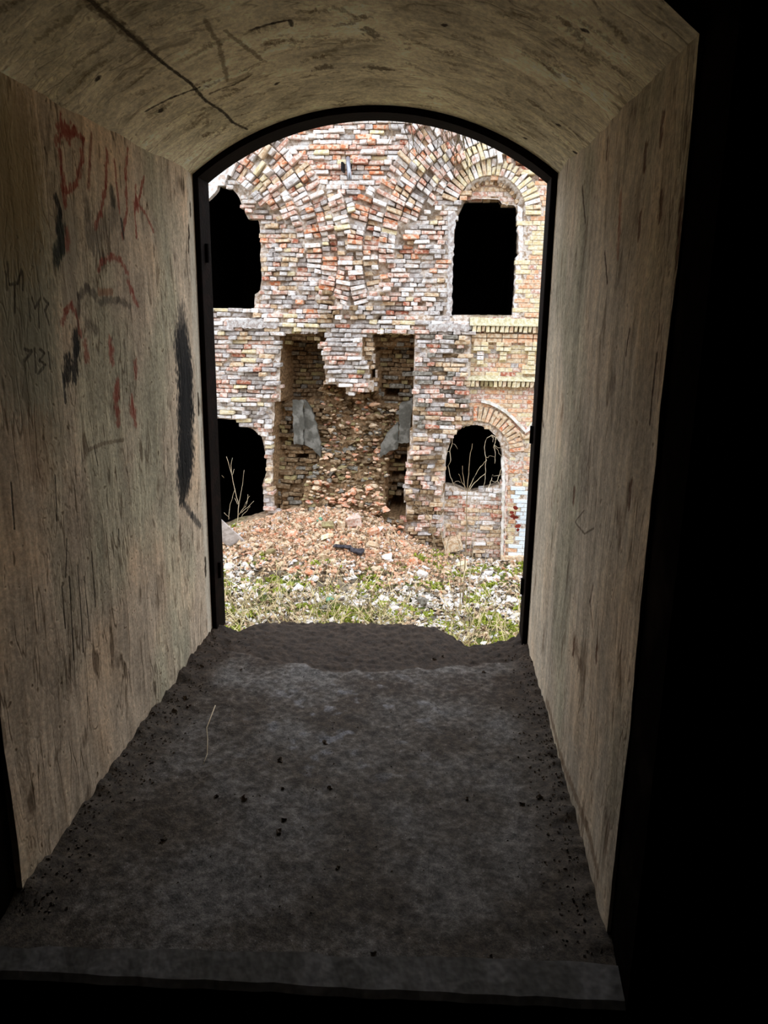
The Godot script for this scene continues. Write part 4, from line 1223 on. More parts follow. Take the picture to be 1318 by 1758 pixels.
func lay_rubble() -> void:
	var v := -2.8
	while v < 0.6:
		var u := -2.6
		while u < 0.6:
			var q := Vector2(u + rng.randf_range(-0.03, 0.03), v + rng.randf_range(-0.02, 0.02))
			u += rng.randf_range(0.055, 0.09)
			var z := zone_at(q)
			if z.is_empty() or z.layout != "rubble" or rng.randf() < 0.08:
				continue
			if ground_y(q.x, ZF + 0.2) > v + 0.12:
				continue
			var k := rng.randf_range(0.35, 1.0) if rng.randf() < 0.85 else rng.randf_range(1.0, 1.5)
			var bright := smoothstep(-1.6, -2.4, q.y) * exp(-pow((q.x + 0.55) / 0.7, 2.0))
			lay("wall_core", "rubble", "orange" if rng.randf() < bright * 0.55 else pick(z), q, depth_at(q, z) + 0.03 + rng.randf_range(-1, 1) * z.jit, 0.0, 0.35, Vector3(k * rng.randf_range(0.7, 1.3), k * rng.randf_range(0.7, 1.0), k))
		v += 0.055


func arc_of_bricks(called: String, c: Vector2, r0: float, a0: float, a1: float, step: float, front: float, pal: Dictionary, halves: float, jit := 0.005) -> void:
	var n := int(round((a1 - a0) * (r0 + 0.1) / step))
	var z := {"pal": pal, "total": 0.0}
	for k in pal:
		z.total += pal[k]
	for i in n:
		var a := lerpf(a0, a1, (i + 0.5) / n)
		if rng.randf() < halves:
			for s in 2:
				lay(called, "voussoir_half", pick(z), c + Vector2(cos(a), sin(a)) * (r0 + 0.062 + 0.127 * s), front + rng.randf_range(-jit, jit), a - PI * 0.5, 0.01)
		else:
			lay(called, "voussoir", pick(z), c + Vector2(cos(a), sin(a)) * (r0 + 0.126), front + rng.randf_range(-jit, jit), a - PI * 0.5, 0.008, Vector3(1.0, 1.01, 1.0))


func lay_arches() -> void:
	var c1 := Vector2(1.44, 2.61)
	arc_of_bricks("trim_4", c1, 0.565, -0.04, 2.86, 0.0765, 0.03, {"yellow": 55, "white": 25, "tan": 14, "pink": 6}, 0.4)
	arc_of_bricks("trim_4", c1, 0.82, 2.28, 2.80, 0.085, 0.02, {"white": 70, "pink": 30}, 0.6)
	# the neat edge of the big vault above, two rings
	arc_of_bricks("trim_12", Vector2(1.84, 1.95), 1.54, 1.22, 2.14, 0.0765, 0.10, {"white": 45, "yellow": 45, "pink": 10}, 0.5)
	arc_of_bricks("trim_12", Vector2(1.84, 1.95), 1.80, 1.22, 2.06, 0.078, 0.09, {"white": 50, "yellow": 30, "pink": 20}, 0.4)
	# soffit ring, one step back
	arc_of_bricks("trim_4", c1, 0.44, 0.35, 2.75, 0.085, -0.10, {"tan": 60, "brown": 40}, 1.0)
	var c2 := Vector2(1.37, -1.345)
	arc_of_bricks("trim_5", c2, 0.60, 0.10, 1.66, 0.0765, 0.035, {"orange": 18, "peach": 40, "tan": 32, "yellow": 10}, 0.15)
	# soffit of the lower arch
	arc_of_bricks("trim_5", c2, 0.50, 0.0, PI, 0.075, -0.10, {"tan": 40, "yellow": 40, "pink": 20}, 1.0)


func soldier_course(x0: float, x1: float, yc: float, front: float, pal: Dictionary, called: String) -> void:
	var z := {"pal": pal, "total": 0.0}
	for k in pal:
		z.total += pal[k]
	var x := x0
	while x < x1:
		lay(called, "voussoir_half", pick(z), Vector2(x + 0.034, yc), front + rng.randf_range(-0.006, 0.006), 0.0, 0.012, Vector3(0.98, rng.randf_range(0.97, 1.03), 1.0))
		x += 0.0765


func lay_cornices() -> void:
	var pal := {"yellow": 70, "tan": 20, "moss": 10}
	var a: Array = [Vector2(1.23, 0.79), Vector2(1.54, 0.80), Vector2(2.39, 0.80), Vector2(1.17, -0.10), Vector2(2.44, -0.09)]
	soldier_course(a[0].x, 4.1, a[1].y, 0.10, pal, "trim_6")
	var b: Array = [Vector2(-0.46, 0.73), Vector2(0.25, 0.74), Vector2(-1.81, 0.72), Vector2(-1.37, 0.71)]
	soldier_course(b[0].x, b[1].x, b[0].y, 0.04, {"moss": 60, "yellow": 40}, "trim_6")
	soldier_course(b[2].x, b[3].x, b[2].y, 0.06, {"grey": 80, "moss": 20}, "trim_6")
	soldier_course(a[3].x, 4.1, a[3].y, 0.10, {"yellow": 65, "tan": 15, "moss": 20}, "trim_7")
	# two corbelled courses under the upper cornice
	for k in 2:
		var y = a[1].y - 0.115 - 0.076 * k
		var x: float = a[0].x
		while x < 4.1:
			lay("trim_8", "neat_stretcher", "tan" if rng.randf() < 0.6 else "peach", Vector2(x + 0.125, y), 0.055 - 0.02 * k, 0.0, 0.006)
			x += 0.2555
	# T-shaped corbels
	var tops: Array = [Vector2(1.39, 0.51), Vector2(1.77, 0.51), Vector2(2.24, 0.52), Vector2(2.62, 0.53)]
	for i in tops.size():
		for r in 2:
			for s in 2:
				lay("trim_8", "neat_header", "yellow" if rng.randf() < 0.6 else "tan", tops[i] + Vector2((s - 0.5) * 0.125, (0.5 - r) * 0.076), 0.08, 0.0, 0.006)
		for r in (3 if i != 1 else 2):
			lay("trim_8", "neat_header", "white" if rng.randf() < 0.4 else "yellow", tops[i] + Vector2(0.0, -0.114 - 0.076 * r), 0.055, 0.0, 0.006, Vector3(0.95, 1, 1))
	for i in [2, 3]:
		for r in 2:
			lay("trim_8", "neat_stretcher", "yellow", tops[i] + Vector2(-0.02, -0.345 - 0.076 * r), 0.05, 0.0, 0.006)


func slab_from(poly_: Array, z0: float, z1: float) -> ArrayMesh:
	# a flat plate with the outline poly_, between z0 (back) and z1 (front), its rim bevelled
	var pg := PackedVector2Array(poly_)
	var st := begin()
	var ix := Geometry2D.triangulate_polygon(pg)
	var c := Vector2.ZERO
	for q in pg:
		c += q / pg.size()
	for i in range(0, ix.size(), 3):
		tri(st, v3(pg[ix[i]], z1), v3(pg[ix[i + 1]], z1), v3(pg[ix[i + 2]], z1), Vector3(c.x, c.y, z0 - 1.0))
		tri(st, v3(pg[ix[i]], z0), v3(pg[ix[i + 1]], z0), v3(pg[ix[i + 2]], z0), Vector3(c.x, c.y, z1 + 1.0))
	for i in pg.size():
		var a: Vector2 = pg[i]
		var b: Vector2 = pg[(i + 1) % pg.size()]
		var n := (b - a).orthogonal()
		if Geometry2D.is_point_in_polygon((a + b) * 0.5 + n.normalized() * 0.004, pg):
			n = -n
		quad(st, v3(a, z0), v3(b, z0), v3(b, z1), v3(a, z1), v3((a + b) * 0.5 - n, (z0 + z1) * 0.5))
	return finish(st)


func v3(q: Vector2, z: float) -> Vector3:
	return Vector3(q.x, q.y, z)


func rough_slab(poly_: Array, z0: float, z1: float) -> ArrayMesh:
	# slab_from with a ragged outline
	var out: Array = []
	for i in poly_.size():
		var a: Vector2 = poly_[i]
		var b: Vector2 = poly_[(i + 1) % poly_.size()]
		var n := maxi(1, int(a.distance_to(b) / 0.05))
		for k in n:
			out.append(a.lerp(b, float(k) / n) + Vector2(rng.randf_range(-1, 1), rng.randf_range(-1, 1)) * 0.014)
	return slab_from(out, z0, z1)


func build_ruin_extras() -> void:
	# grey render left on the sides of the broken cross wall
	var core: Node3D = owners["wall_core"]
	for s in [[[Vector2(-1.87, -0.50), Vector2(-1.67, -0.50), Vector2(-1.68, -1.30), Vector2(-1.85, -1.28)], -0.22], [[Vector2(-1.67, -0.50), Vector2(-1.54, -0.65), Vector2(-1.39, -1.21), Vector2(-1.38, -1.52), Vector2(-1.54, -1.38), Vector2(-1.68, -1.30)], -0.30]]:
		obj("render_patch", rough_slab(s[0], ZF + s[1] - 0.09, ZF + s[1]), M.render_grey, core, Transform3D(Basis(), -core.position))
	for s in [[[Vector2(0.04, -0.50), Vector2(0.26, -0.43), Vector2(0.23, -1.19), Vector2(0.03, -1.20)], -0.16], [[Vector2(-0.15, -0.99), Vector2(0.03, -0.84), Vector2(0.02, -1.31), Vector2(-0.12, -1.36), Vector2(-0.30, -1.48), Vector2(-0.29, -1.26)], -0.24]]:
		obj("render_patch", rough_slab(s[0], ZF + s[1] - 0.09, ZF + s[1]), M.render_grey, core, Transform3D(Basis(), -core.position))
	# smooth lime patches
	var ul: Node3D = owners["wall_upper_left"]
	obj("plaster_patch", rough_slab([Vector2(-3.42, 3.35), Vector2(-2.72, 3.35), Vector2(-2.82, 3.18), Vector2(-2.90, 3.00), Vector2(-2.99, 3.01), Vector2(-3.03, 2.93), Vector2(-3.15, 2.82), Vector2(-3.30, 2.73), Vector2(-3.45, 2.73)], ZF - 0.12, ZF + 0.03), M.white, ul, Transform3D(Basis(), -ul.position))
	var mid: Node3D = owners["wall_middle"]
	for s in [[[Vector2(-2.91, 0.87), Vector2(-2.12, 0.90), Vector2(-2.04, 0.86), Vector2(-2.04, 0.75), Vector2(-2.91, 0.74)], 0.14], [[Vector2(0.51, 0.86), Vector2(1.19, 0.87), Vector2(1.19, 0.76), Vector2(0.53, 0.74)], 0.15]]:
		obj("stone_slab", rough_slab(s[0], ZF - 0.05, ZF + s[1]), M.grey, mid, Transform3D(Basis(), -mid.position))
	# limed jamb strips of the upper right window
	var t4: Node3D = owners["trim_4"]
	for s in [[Vector2(0.77, 2.55), Vector2(0.86, 2.64), Vector2(0.91, 2.55), Vector2(0.88, 2.39), Vector2(0.88, 1.67), Vector2(0.89, 0.99), Vector2(0.80, 0.99), Vector2(0.80, 1.67)], [Vector2(1.87, 2.74), Vector2(1.96, 2.70), Vector2(2.01, 2.05), Vector2(2.00, 1.41), Vector2(1.99, 0.99), Vector2(1.90, 0.99), Vector2(1.91, 1.41), Vector2(1.90, 1.94), Vector2(1.95, 1.99), Vector2(1.91, 2.31)]]:
		obj("jamb_strip", rough_slab(s, ZF - 0.2, ZF - 0.015), M.white if s[0].x > 1.3 else M.grey, t4, Transform3D(Basis(), -t4.position))
	# mossy weathered sills on the cornices
	var c6_: Node3D = owners["trim_6"]
	var c7_: Node3D = owners["trim_7"]
	var e: Array = [Vector2(1.19, 0.86), Vector2(1.19, 0.97), Vector2(1.13, -0.04), Vector2(1.13, 0.02)]
	for d in [[c6_, e[0].x, e[0].y, e[1].y, 0.13], [c7_, e[2].x, e[2].y, e[3].y, 0.13]]:
		var st := begin(true)
		var n := 60
		for i in n:
			var x0 := lerpf(d[1], 4.15, float(i) / n)
			var x1 := lerpf(d[1], 4.15, float(i + 1) / n)
			var w0 := noise_fine.get_noise_1d(x0 * 3.0) * 0.014
			var w1 := noise_fine.get_noise_1d(x1 * 3.0) * 0.014
			var p0 := [Vector3(x0, d[2] - 0.012, ZF + d[4] + w0), Vector3(x0, d[2] + 0.012, ZF + d[4] - 0.01 + w0), Vector3(x0, d[3] + w0, ZF - 0.01)]
			var p1 := [Vector3(x1, d[2] - 0.012, ZF + d[4] + w1), Vector3(x1, d[2] + 0.012, ZF + d[4] - 0.01 + w1), Vector3(x1, d[3] + w1, ZF - 0.01)]
			for k in 2:
				quad(st, p0[k], p1[k], p1[k + 1], p0[k + 1], Vector3(x0, d[2] - 0.2, ZF - 0.2))
		obj("mossy_capping", finish(st), M.cap, d[0], Transform3D(Basis(), -(d[0] as Node3D).position))
	# white hood mould over the lower window, running into the next one
	var hood := thing("trim_9", Vector3(1.37, -1.345, ZF))
	tag(hood, "white limed hood mould curving over the lower right window", "moulding", "", "structure")
	var h: Array = [Vector2(1.44, -0.40), Vector2(1.58, -0.43), Vector2(1.72, -0.49), Vector2(1.87, -0.58), Vector2(1.99, -0.68), Vector2(2.09, -0.78), Vector2(2.18, -0.86), Vector2(2.22, -0.91), Vector2(2.26, -0.87), Vector2(2.33, -0.77), Vector2(2.44, -0.65), Vector2(2.57, -0.53)]
	var hs := begin()
	for i in h.size() - 1:
		var a: Vector2 = h[i]
		var b: Vector2 = h[i + 1]
		var na = (h[mini(i + 1, h.size() - 1)] - h[maxi(i - 1, 0)]).orthogonal().normalized() * 0.024
		var nb = (h[mini(i + 2, h.size() - 1)] - h[i]).orthogonal().normalized() * 0.024
		var za := -0.03
		var zb := 0.07
		var mid_ := v3((a + b) * 0.5, 0.0) - v3(Vector2(1.37, -1.345), 0.0)
		var o := Vector2(1.37, -1.345)
		quad(hs, v3(a - na - o, zb), v3(b - nb - o, zb), v3(b + nb - o, zb), v3(a + na - o, zb), mid_)
		quad(hs, v3(a - na - o, za), v3(b - nb - o, za), v3(b - nb - o, zb), v3(a - na - o, zb), mid_)
		quad(hs, v3(a + na - o, za), v3(b + nb - o, za), v3(b + nb - o, zb), v3(a + na - o, zb), mid_)
	obj("hood", finish(hs), M.hood, hood)
	# corbel under the meeting point
	var cb: Array = [Vector2(2.13, -0.92), Vector2(2.23, -0.98), Vector2(2.32, -0.91), Vector2(2.29, -1.02), Vector2(2.18, -1.03)]
	obj("corbel", slab_from(cb, ZF - 0.02, ZF + 0.07), M.tan, hood, Transform3D(Basis(), -hood.position))
	var cor: Array = [Vector2(1.71, -0.64), Vector2(1.81, -0.67), Vector2(1.94, -0.77), Vector2(2.06, -0.89), Vector2(2.13, -0.96)]
	for q in cor:
		obj("dentil", get_mesh("header"), M.tan if rng.randf() < 0.6 else M.orange, hood, Transform3D(Basis(Vector3.BACK, -0.75), v3(q, ZF - 0.06) - hood.position))
	# pale strip down the right jamb of the lower window
	var jamb := thing("trim_10", Vector3(1.9, -2.0, ZF))
	tag(jamb, "pinkish limed jamb strip right of the lower window", "moulding", "", "structure")
	obj("strip", rough_slab([Vector2(1.84, -1.37), Vector2(1.89, -1.37), Vector2(1.93, -1.84), Vector2(1.94, -2.36), Vector2(1.96, -3.17), Vector2(1.91, -3.17), Vector2(1.89, -2.36), Vector2(1.87, -1.84)], ZF - 0.1, ZF + 0.035), M.hood, jamb, Transform3D(Basis(), -jamb.position))
	obj("strip", rough_slab([Vector2(1.89, -1.32), Vector2(1.94, -1.42), Vector2(1.96, -1.83), Vector2(1.98, -2.57), Vector2(1.98, -3.20), Vector2(1.96, -3.20), Vector2(1.94, -2.36), Vector2(1.93, -1.84)], ZF - 0.1, ZF + 0.045), M.pink, jamb, Transform3D(Basis(), -jamb.position))
	# plinth stones at the foot of the blocking and of the pier
	var pl := thing("trim_11", Vector3(1.5, -3.1, ZF))
	tag(pl, "low tan plinth stones at the foot of the lower right window", "plinth", "", "structure")
	obj("stone", rough_slab([Vector2(0.89, -2.89), Vector2(1.18, -2.83), Vector2(1.22, -3.01), Vector2(0.92, -3.10)], ZF - 0.1, ZF + 0.22), M.tan, pl, Transform3D(Basis(), -pl.position))
	obj("stone", rough_slab([Vector2(1.90, -3.14), Vector2(2.95, -3.10), Vector2(2.96, -3.22), Vector2(1.90, -3.26)], ZF - 0.1, ZF + 0.14), M.tan, pl, Transform3D(Basis(), -pl.position))


# ------------------------------------------------------------------ the courtyard ground
func ground_y(x: float, z: float) -> float:
	var dx := x + 0.85
	var sx := 2.3 if dx < 0.0 else 1.25
	var dz := maxf(0.0, z - (ZF + 0.15))
	var y := -3.24 + 0.86 * exp(-pow(dx / sx, 2.0)) * exp(-pow(dz / 1.35, 2.0))
	y += 0.10 * exp(-pow((x + 2.5) / 1.2, 2.0))
	y += noise_big.get_noise_2d(x * 1.0, z * 1.0) * 0.06 + noise_mid.get_noise_2d(x, z) * 0.035
	return y


func heap_share(x: float, z: float) -> float:
	var dx := x + 0.75
	var sx := 2.5 if dx < 0.0 else 1.55
	var dz := maxf(0.0, z - (ZF + 0.2))
	return exp(-pow(dx / sx, 2.0)) * exp(-pow(dz / 1.35, 4.0))


func build_ground() -> void:
	var st := begin(true)
	var nx := 170
	var nz := 150
	var x0 := -9.0
	var x1 := 9.0
	for i in nx + 1:
		# finer in the middle, where it is seen
		var s := float(i) / nx * 2.0 - 1.0
		var x := -0.5 + (s * 0.42 + 0.58 * s * s * s) * 9.2
		for j in nz + 1:
			var z := lerpf(ZF - 0.5, -0.1, pow(float(j) / nz, 1.35))
			st.set_uv(Vector2((x + 9.7) / 18.4, (z - (ZF - 0.5)) / 11.4))
			st.add_vertex(Vector3(x, ground_y(x, z), z))
	var w := nz + 1
	for i in nx:
		for j in nz:
			var q := [i * w + j, (i + 1) * w + j, (i + 1) * w + j + 1, i * w + j + 1]
			for k in [0, 1, 2, 0, 2, 3]:
				st.add_index(q[k])
	st.generate_normals()
	start_canvas(1024, 640, Vector2.ZERO, Vector2.ONE)
	var n1 := noise_bytes(cw, ch, 0.02, 201, 4, false)
	var n2 := noise_bytes(cw, ch, 0.14, 202, 3, false)
	var n3 := noise_bytes(cw, ch, 0.045, 203, 3, false)
	for y in ch:
		var z := ZF - 0.5 + 11.4 * y / ch
		for x in cw:
			var i := y * cw + x
			var wx := -9.7 + 18.4 * x / cw
			var c := Color(0.34, 0.29, 0.23)
			c = c.lerp(Color(0.50, 0.46, 0.40), clampf((n3[i] / 255.0 - 0.45) * 4.0, 0.0, 1.0))
			c = c.lerp(Color(0.30, 0.34, 0.14), clampf((n1[i] / 255.0 - 0.53) * 7.0, 0.0, 0.85))
			var h := clampf(heap_share(wx, z) * 2.2 - 0.4, 0.0, 1.0)
			c = c.lerp(Color(0.60, 0.49, 0.39).lerp(Color(0.70, 0.61, 0.51), n1[i] / 255.0), h)
			var v := 1.0 + (n2[i] / 255.0 - 0.5) * 0.7
			px[i * 3] = int(clampf(c.r * v, 0.0, 1.0) * 255.0)
			px[i * 3 + 1] = int(clampf(c.g * v, 0.0, 1.0) * 255.0)
			px[i * 3 + 2] = int(clampf(c.b * v, 0.0, 1.0) * 255.0)
			hx[i] = n2[i]
	var m := canvas_material("courtyard_earth", 2.0, 1.0)
	var g := obj("ground", st.commit(), m)
	tag(g, "courtyard earth with moss and a heap of brick rubble against the ruin", "ground", "", "structure")


func many(called: String, mesh: Mesh, mat: Material, xfs: Array, label: String, category: String) -> void:
	var mm := MultiMesh.new()
	mm.transform_format = MultiMesh.TRANSFORM_3D
	mm.mesh = mesh
	mm.instance_count = xfs.size()
	for i in xfs.size():
		mm.set_instance_transform(i, xfs[i])
	var o := MultiMeshInstance3D.new()
	o.name = next_name(called, self)
	o.multimesh = mm
	o.material_override = mat
	add_child(o)
	tag(o, label, category, "", "stuff")


func scatter(n: int, weight: Callable, smin: float, smax: float, lift: float, flat: float, lo := Vector2(-5.2, ZF + 0.12), hi := Vector2(4.4, -5.6)) -> Array:
	var out: Array = []
	var tries := 0
	while out.size() < n and tries < n * 30:
		tries += 1
		var x := rng.randf_range(lo.x, hi.x)
		var z := rng.randf_range(lo.y, hi.y)
		if rng.randf() > (weight as Callable).call(x, z):
			continue
		var s := rng.randf_range(smin, smax)
		var b := Basis.from_euler(Vector3(rng.randf_range(-1, 1) * flat, rng.randf() * TAU, rng.randf_range(-1, 1) * flat)).scaled(Vector3.ONE * s)
		out.append(Transform3D(b, Vector3(x, ground_y(x, z) + lift * s, z)))
	return out


func leaf_mesh() -> ArrayMesh:
	var st := begin(true)
	var p := [Vector3(-0.5, 0.1, 0), Vector3(-0.2, 0.02, 0.27), Vector3(0.2, 0.03, 0.24), Vector3(0.5, 0.14, 0.0), Vector3(0.2, 0.05, -0.25), Vector3(-0.2, 0.06, -0.26)]
	var c := Vector3(0, -0.04, 0)
	for i in 6:
		tri(st, p[i], p[(i + 1) % 6], c, Vector3(0, -2, 0))
	return finish(st)


func blade_mesh() -> ArrayMesh:
	var st := begin(true)
	var pts := [Vector3(0, 0, 0), Vector3(0.02, 0.38, 0.03), Vector3(0.10, 0.72, 0.1), Vector3(0.28, 0.95, 0.2)]
	tube(st, pts, 0.014, 0.004, 3)
	return finish(st)


func build_rubble() -> void:
	var chip := rough_box(Vector3(0.11, 0.05, 0.08), 0.018, 0.014)
	var chip2 := rough_box(Vector3(0.07, 0.05, 0.06), 0.014, 0.012)
	var on_heap := func(x: float, z: float) -> float: return clampf(heap_share(x, z) * 1.5, 0.0, 1.0)
	var off_heap := func(x: float, z: float) -> float: return clampf(1.0 - heap_share(x, z) * 1.6, 0.04, 1.0)
	var anywhere := func(x: float, z: float) -> float: return 0.25 + 0.75 * heap_share(x, z)
	many("orange_brick_chips", chip2, M.orange, scatter(900, on_heap, 0.3, 1.0, 0.012, 0.6), "small orange brick chips strewn over the rubble heap", "rubble")
	many("pale_mortar_chips", chip2, M.peach, scatter(2300, on_heap, 0.3, 1.1, 0.012, 0.6), "small pale mortar chips strewn over the rubble heap", "rubble")
	many("sandy_brick_chips", chip, M.tan, scatter(4200, anywhere, 0.3, 1.1, 0.012, 0.6), "small sandy brick chips strewn over heap and courtyard", "rubble")
	many("white_stone_chips", chip2, M.white, scatter(1500, anywhere, 0.3, 1.0, 0.012, 0.6), "small whitish stone chips strewn over heap and courtyard", "rubble")
	many("brown_brick_chips", chip2, M.brown, scatter(2600, anywhere, 0.3, 1.1, 0.012, 0.6), "small brown brick chips strewn over heap and courtyard", "rubble")
	# bigger fragments, one by one, each told by what it lies nearest to
	var kinds := [
		["orange", "orange_brick_fragment", "orange brick piece", "orange brick pieces on the heap", 34, on_heap],
		["tan", "mortar_lump", "sandy mortar lump", "mortar lumps on the heap", 44, on_heap],
		["white", "limed_brick_fragment", "whitish brick piece", "limed brick pieces in the courtyard", 44, anywhere],
		["dark", "grey_stone", "dull grey stone", "grey stones in the courtyard", 10, anywhere],
	]
	var marks := {"big pinkish block": [Vector3(-0.685, -2.543, -10.350)][0], "clean white block": [Vector3(-0.036, -2.926, -9.800)][0], "charred timber": [Vector3(-0.681, -2.956, -9.750)][0], "long yellow brick": [Vector3(-1.078, -2.796, -10.000)][0], "olive block": [Vector3(-1.953, -3.110, -9.600)][0], "bare sapling": [Vector3(-2.648, -2.601, -10.300)][0], "cream block": [Vector3(1.193, -2.946, -10.300)][0], "tall shoot bush": [Vector3(1.254, -3.233, -8.900)][0], "dry twiggy bush": [Vector3(0.837, -3.065, -9.600)][0], "sandy orange block": [Vector3(-0.323, -2.688, -10.250)][0]}
	var taken: Array = []
	for m in marks:
		for d in [Vector2.ZERO, Vector2(0.12, 0.0), Vector2(-0.12, 0.0)]:
			taken.append(Vector2(marks[m].x, marks[m].z) + d)
	for k in kinds:
		var made: Array = []
		for xf in scatter(k[4] * 5, k[5], 0.7, 1.5, 0.016, 0.45, Vector2(-2.9, ZF + 0.55), Vector2(2.0, -8.0)):
			var clear: bool = made.size() < k[4]
			for t in taken:
				clear = clear and t.distance_to(Vector2(xf.origin.x, xf.origin.z)) > 0.17
			if not clear:
				continue
			taken.append(Vector2(xf.origin.x, xf.origin.z))
			made.append(obj(k[1], chip if rng.randf() < 0.7 else get_mesh("rubble"), M[k[0]], self, xf))
		tell_apart(made, k[2], "rubble", k[3], marks)
	# single blocks one can point to
	place_block("pink_masonry_block", [Vector3(-0.685, -2.543, -10.350)][0], Vector3(0.28, 0.2, 0.2), "pink", 0.3, "big pinkish masonry block on top of the rubble heap", "block")
	place_block("tan_masonry_block", [Vector3(-0.860, -2.544, -10.220)][0], Vector3(0.14, 0.2, 0.14), "tan", -0.2, "tan upright block against the big pinkish one on the heap", "block")
	place_block("orange_masonry_block", [Vector3(-0.323, -2.688, -10.250)][0], Vector3(0.2, 0.13, 0.16), "orange", 0.5, "sandy orange block right below the big pinkish block", "block")
	place_block("white_masonry_block", [Vector3(-0.036, -2.926, -9.800)][0], Vector3(0.17, 0.13, 0.15), "white", 0.2, "clean white block beside the charred timber", "block")
	place_block("mossy_masonry_block", [Vector3(-1.097, -2.650, -10.200)][0], Vector3(0.22, 0.12, 0.18), "moss", 0.1, "dark mossy block left of the tan upright block", "block")
	place_block("yellow_masonry_block", [Vector3(-1.078, -2.796, -10.000)][0], Vector3(0.22, 0.07, 0.1), "yellow", 0.5, "long yellow brick lying above the charred timber", "block")
	place_block("grey_masonry_block", [Vector3(0.543, -3.067, -9.600)][0], Vector3(0.16, 0.12, 0.14), "white", -0.4, "pale block with a shadowed face at the heap's right foot", "block")
	place_block("olive_masonry_block", [Vector3(-1.953, -3.110, -9.600)][0], Vector3(0.2, 0.16, 0.16), "moss", 0.3, "olive block at the left foot of the heap", "block")
	place_block("cream_masonry_block", [Vector3(1.193, -2.946, -10.300)][0], Vector3(0.2, 0.14, 0.16), "yellow", 0.0, "cream block in front of the blocked lower window", "block")
	# leaves, grass, moss
	var leaf := leaf_mesh()
	var pale := mottled("pale_dead_leaf", Color(0.70, 0.665, 0.62), Color(0.86, 0.84, 0.81), 0.55, 0.1, 0.3, 0.85, 0.0)
	var tanl := mottled("tan_dead_leaf", Color(0.60, 0.51, 0.40), Color(0.74, 0.66, 0.55), 0.5, 0.1, 0.3, 0.85, 0.0)
	var darkl := mottled("brown_dead_leaf", Color(0.27, 0.22, 0.18), Color(0.37, 0.31, 0.26), 0.5, 0.1, 0.3, 0.85, 0.0)
	var patchy := func(x: float, z: float) -> float: return clampf(1.0 - heap_share(x, z) * 1.6, 0.03, 1.0) * clampf(0.42 + noise_big.get_noise_2d(x * 0.9 + 30.0, z * 0.9) * 2.8, 0.02, 1.0)
	many("pale_dead_leaves", leaf, pale, scatter(7600, patchy, 0.07, 0.16, 0.12, 0.7), "pale grey dead leaves covering the courtyard ground", "leaves")
	many("tan_dead_leaves", leaf, tanl, scatter(3300, patchy, 0.05, 0.13, 0.12, 0.7), "tan dead leaves among the pale ones on the ground", "leaves")
	many("brown_dead_leaves", leaf, darkl, scatter(2500, off_heap, 0.05, 0.10, 0.12, 0.7), "dark brown dead leaves on the courtyard ground", "leaves")
	var near := func(x: float, z: float) -> float: return smoothstep(-9.2, -7.6, z) * clampf(0.4 + noise_big.get_noise_2d(x * 0.8 + 60.0, z * 0.8) * 1.4, 0.05, 1.0)
	var blade := blade_mesh()
	var straw := mottled("dry_straw", Color(0.80, 0.73, 0.52), Color(0.88, 0.83, 0.66), 0.5, 0.1, 0.3, 0.8, 0.0)
	var fresh := mottled("fresh_grass", Color(0.44, 0.56, 0.18), Color(0.60, 0.70, 0.30), 0.5, 0.1, 0.3, 0.8, 0.0)
	many("dry_grass", blade, straw, scatter(1500, near, 0.3, 0.75, 0.0, 0.95), "straw-coloured dry grass blades below the embrasure", "grass")
	many("green_grass", blade, fresh, scatter(700, near, 0.08, 0.2, 0.0, 0.5), "short green grass blades between the dry ones", "grass")
	var mossy := func(x: float, z: float) -> float: return clampf(1.0 - heap_share(x, z) * 1.4, 0.0, 1.0) * smoothstep(0.02, 0.22, noise_big.get_noise_2d(x * 1.2 + 90.0, z * 1.2))
	var tuft := begin()
	for i in 14:
		var a := rng.randf() * TAU
		var r := sqrt(rng.randf()) * 0.5
		box_into(tuft, Transform3D(Basis.from_euler(Vector3(rng.randf_range(-0.5, 0.5), a, rng.randf_range(-0.5, 0.5))), Vector3(cos(a) * r, 0.12 * (1.0 - r), sin(a) * r)), Vector3(0.16, 0.3, 0.16), 0.05, 0.02)
	many("moss_cushions", finish(tuft), M.green, scatter(2100, mossy, 0.07, 0.2, 0.0, 0.2), "bright green moss cushions on the courtyard ground", "moss")


const ORDER := ["nearest", "second nearest", "third nearest", "fourth nearest", "fifth nearest", "sixth nearest", "seventh nearest", "eighth nearest", "ninth nearest", "tenth nearest", "eleventh nearest", "twelfth nearest"]


func tell_apart(made: Array, what: String, category: String, group: String, marks: Dictionary) -> void:
	# labels alike pieces by the landmark each lies nearest to, the side of it and their order of distance
	var sets := {}
	for o in made:
		var best := ""
		var dist := INF
		for m in marks:
			var d: float = Vector2(o.position.x - marks[m].x, o.position.z - marks[m].z).length()
			if d < dist:
				dist = d
				best = m
		var off: Vector3 = o.position - marks[best]
		var side := "left of" if absf(off.x) > absf(off.z) and off.x < 0.0 else "right of" if absf(off.x) > absf(off.z) else "in front of" if off.z > 0.0 else "behind"
		var key := side + " the " + best
		if not sets.has(key):
			sets[key] = []
		sets[key].append([dist, o])
	for key in sets:
		var a: Array = sets[key]
		a.sort_custom(func(p, q): return p[0] < q[0])
		for i in a.size():
			var text := "%s %s" % [what, key]
			if a.size() > 1:
				text += ", %s to it" % ORDER[mini(i, ORDER.size() - 1)]
			tag(a[i][1], text, category, group)


func place_block(called: String, at: Vector3, size: Vector3, mat: String, turn: float, label: String, category: String) -> void:
	var p := Vector3(at.x, ground_y(at.x, at.z) + size.y * 0.35, at.z)
	var o := obj(called, rough_box(size, 0.02, 0.016), M[mat], self, Transform3D(Basis.from_euler(Vector3(0.1, turn, turn * 0.4)), p))
	tag(o, label, category)


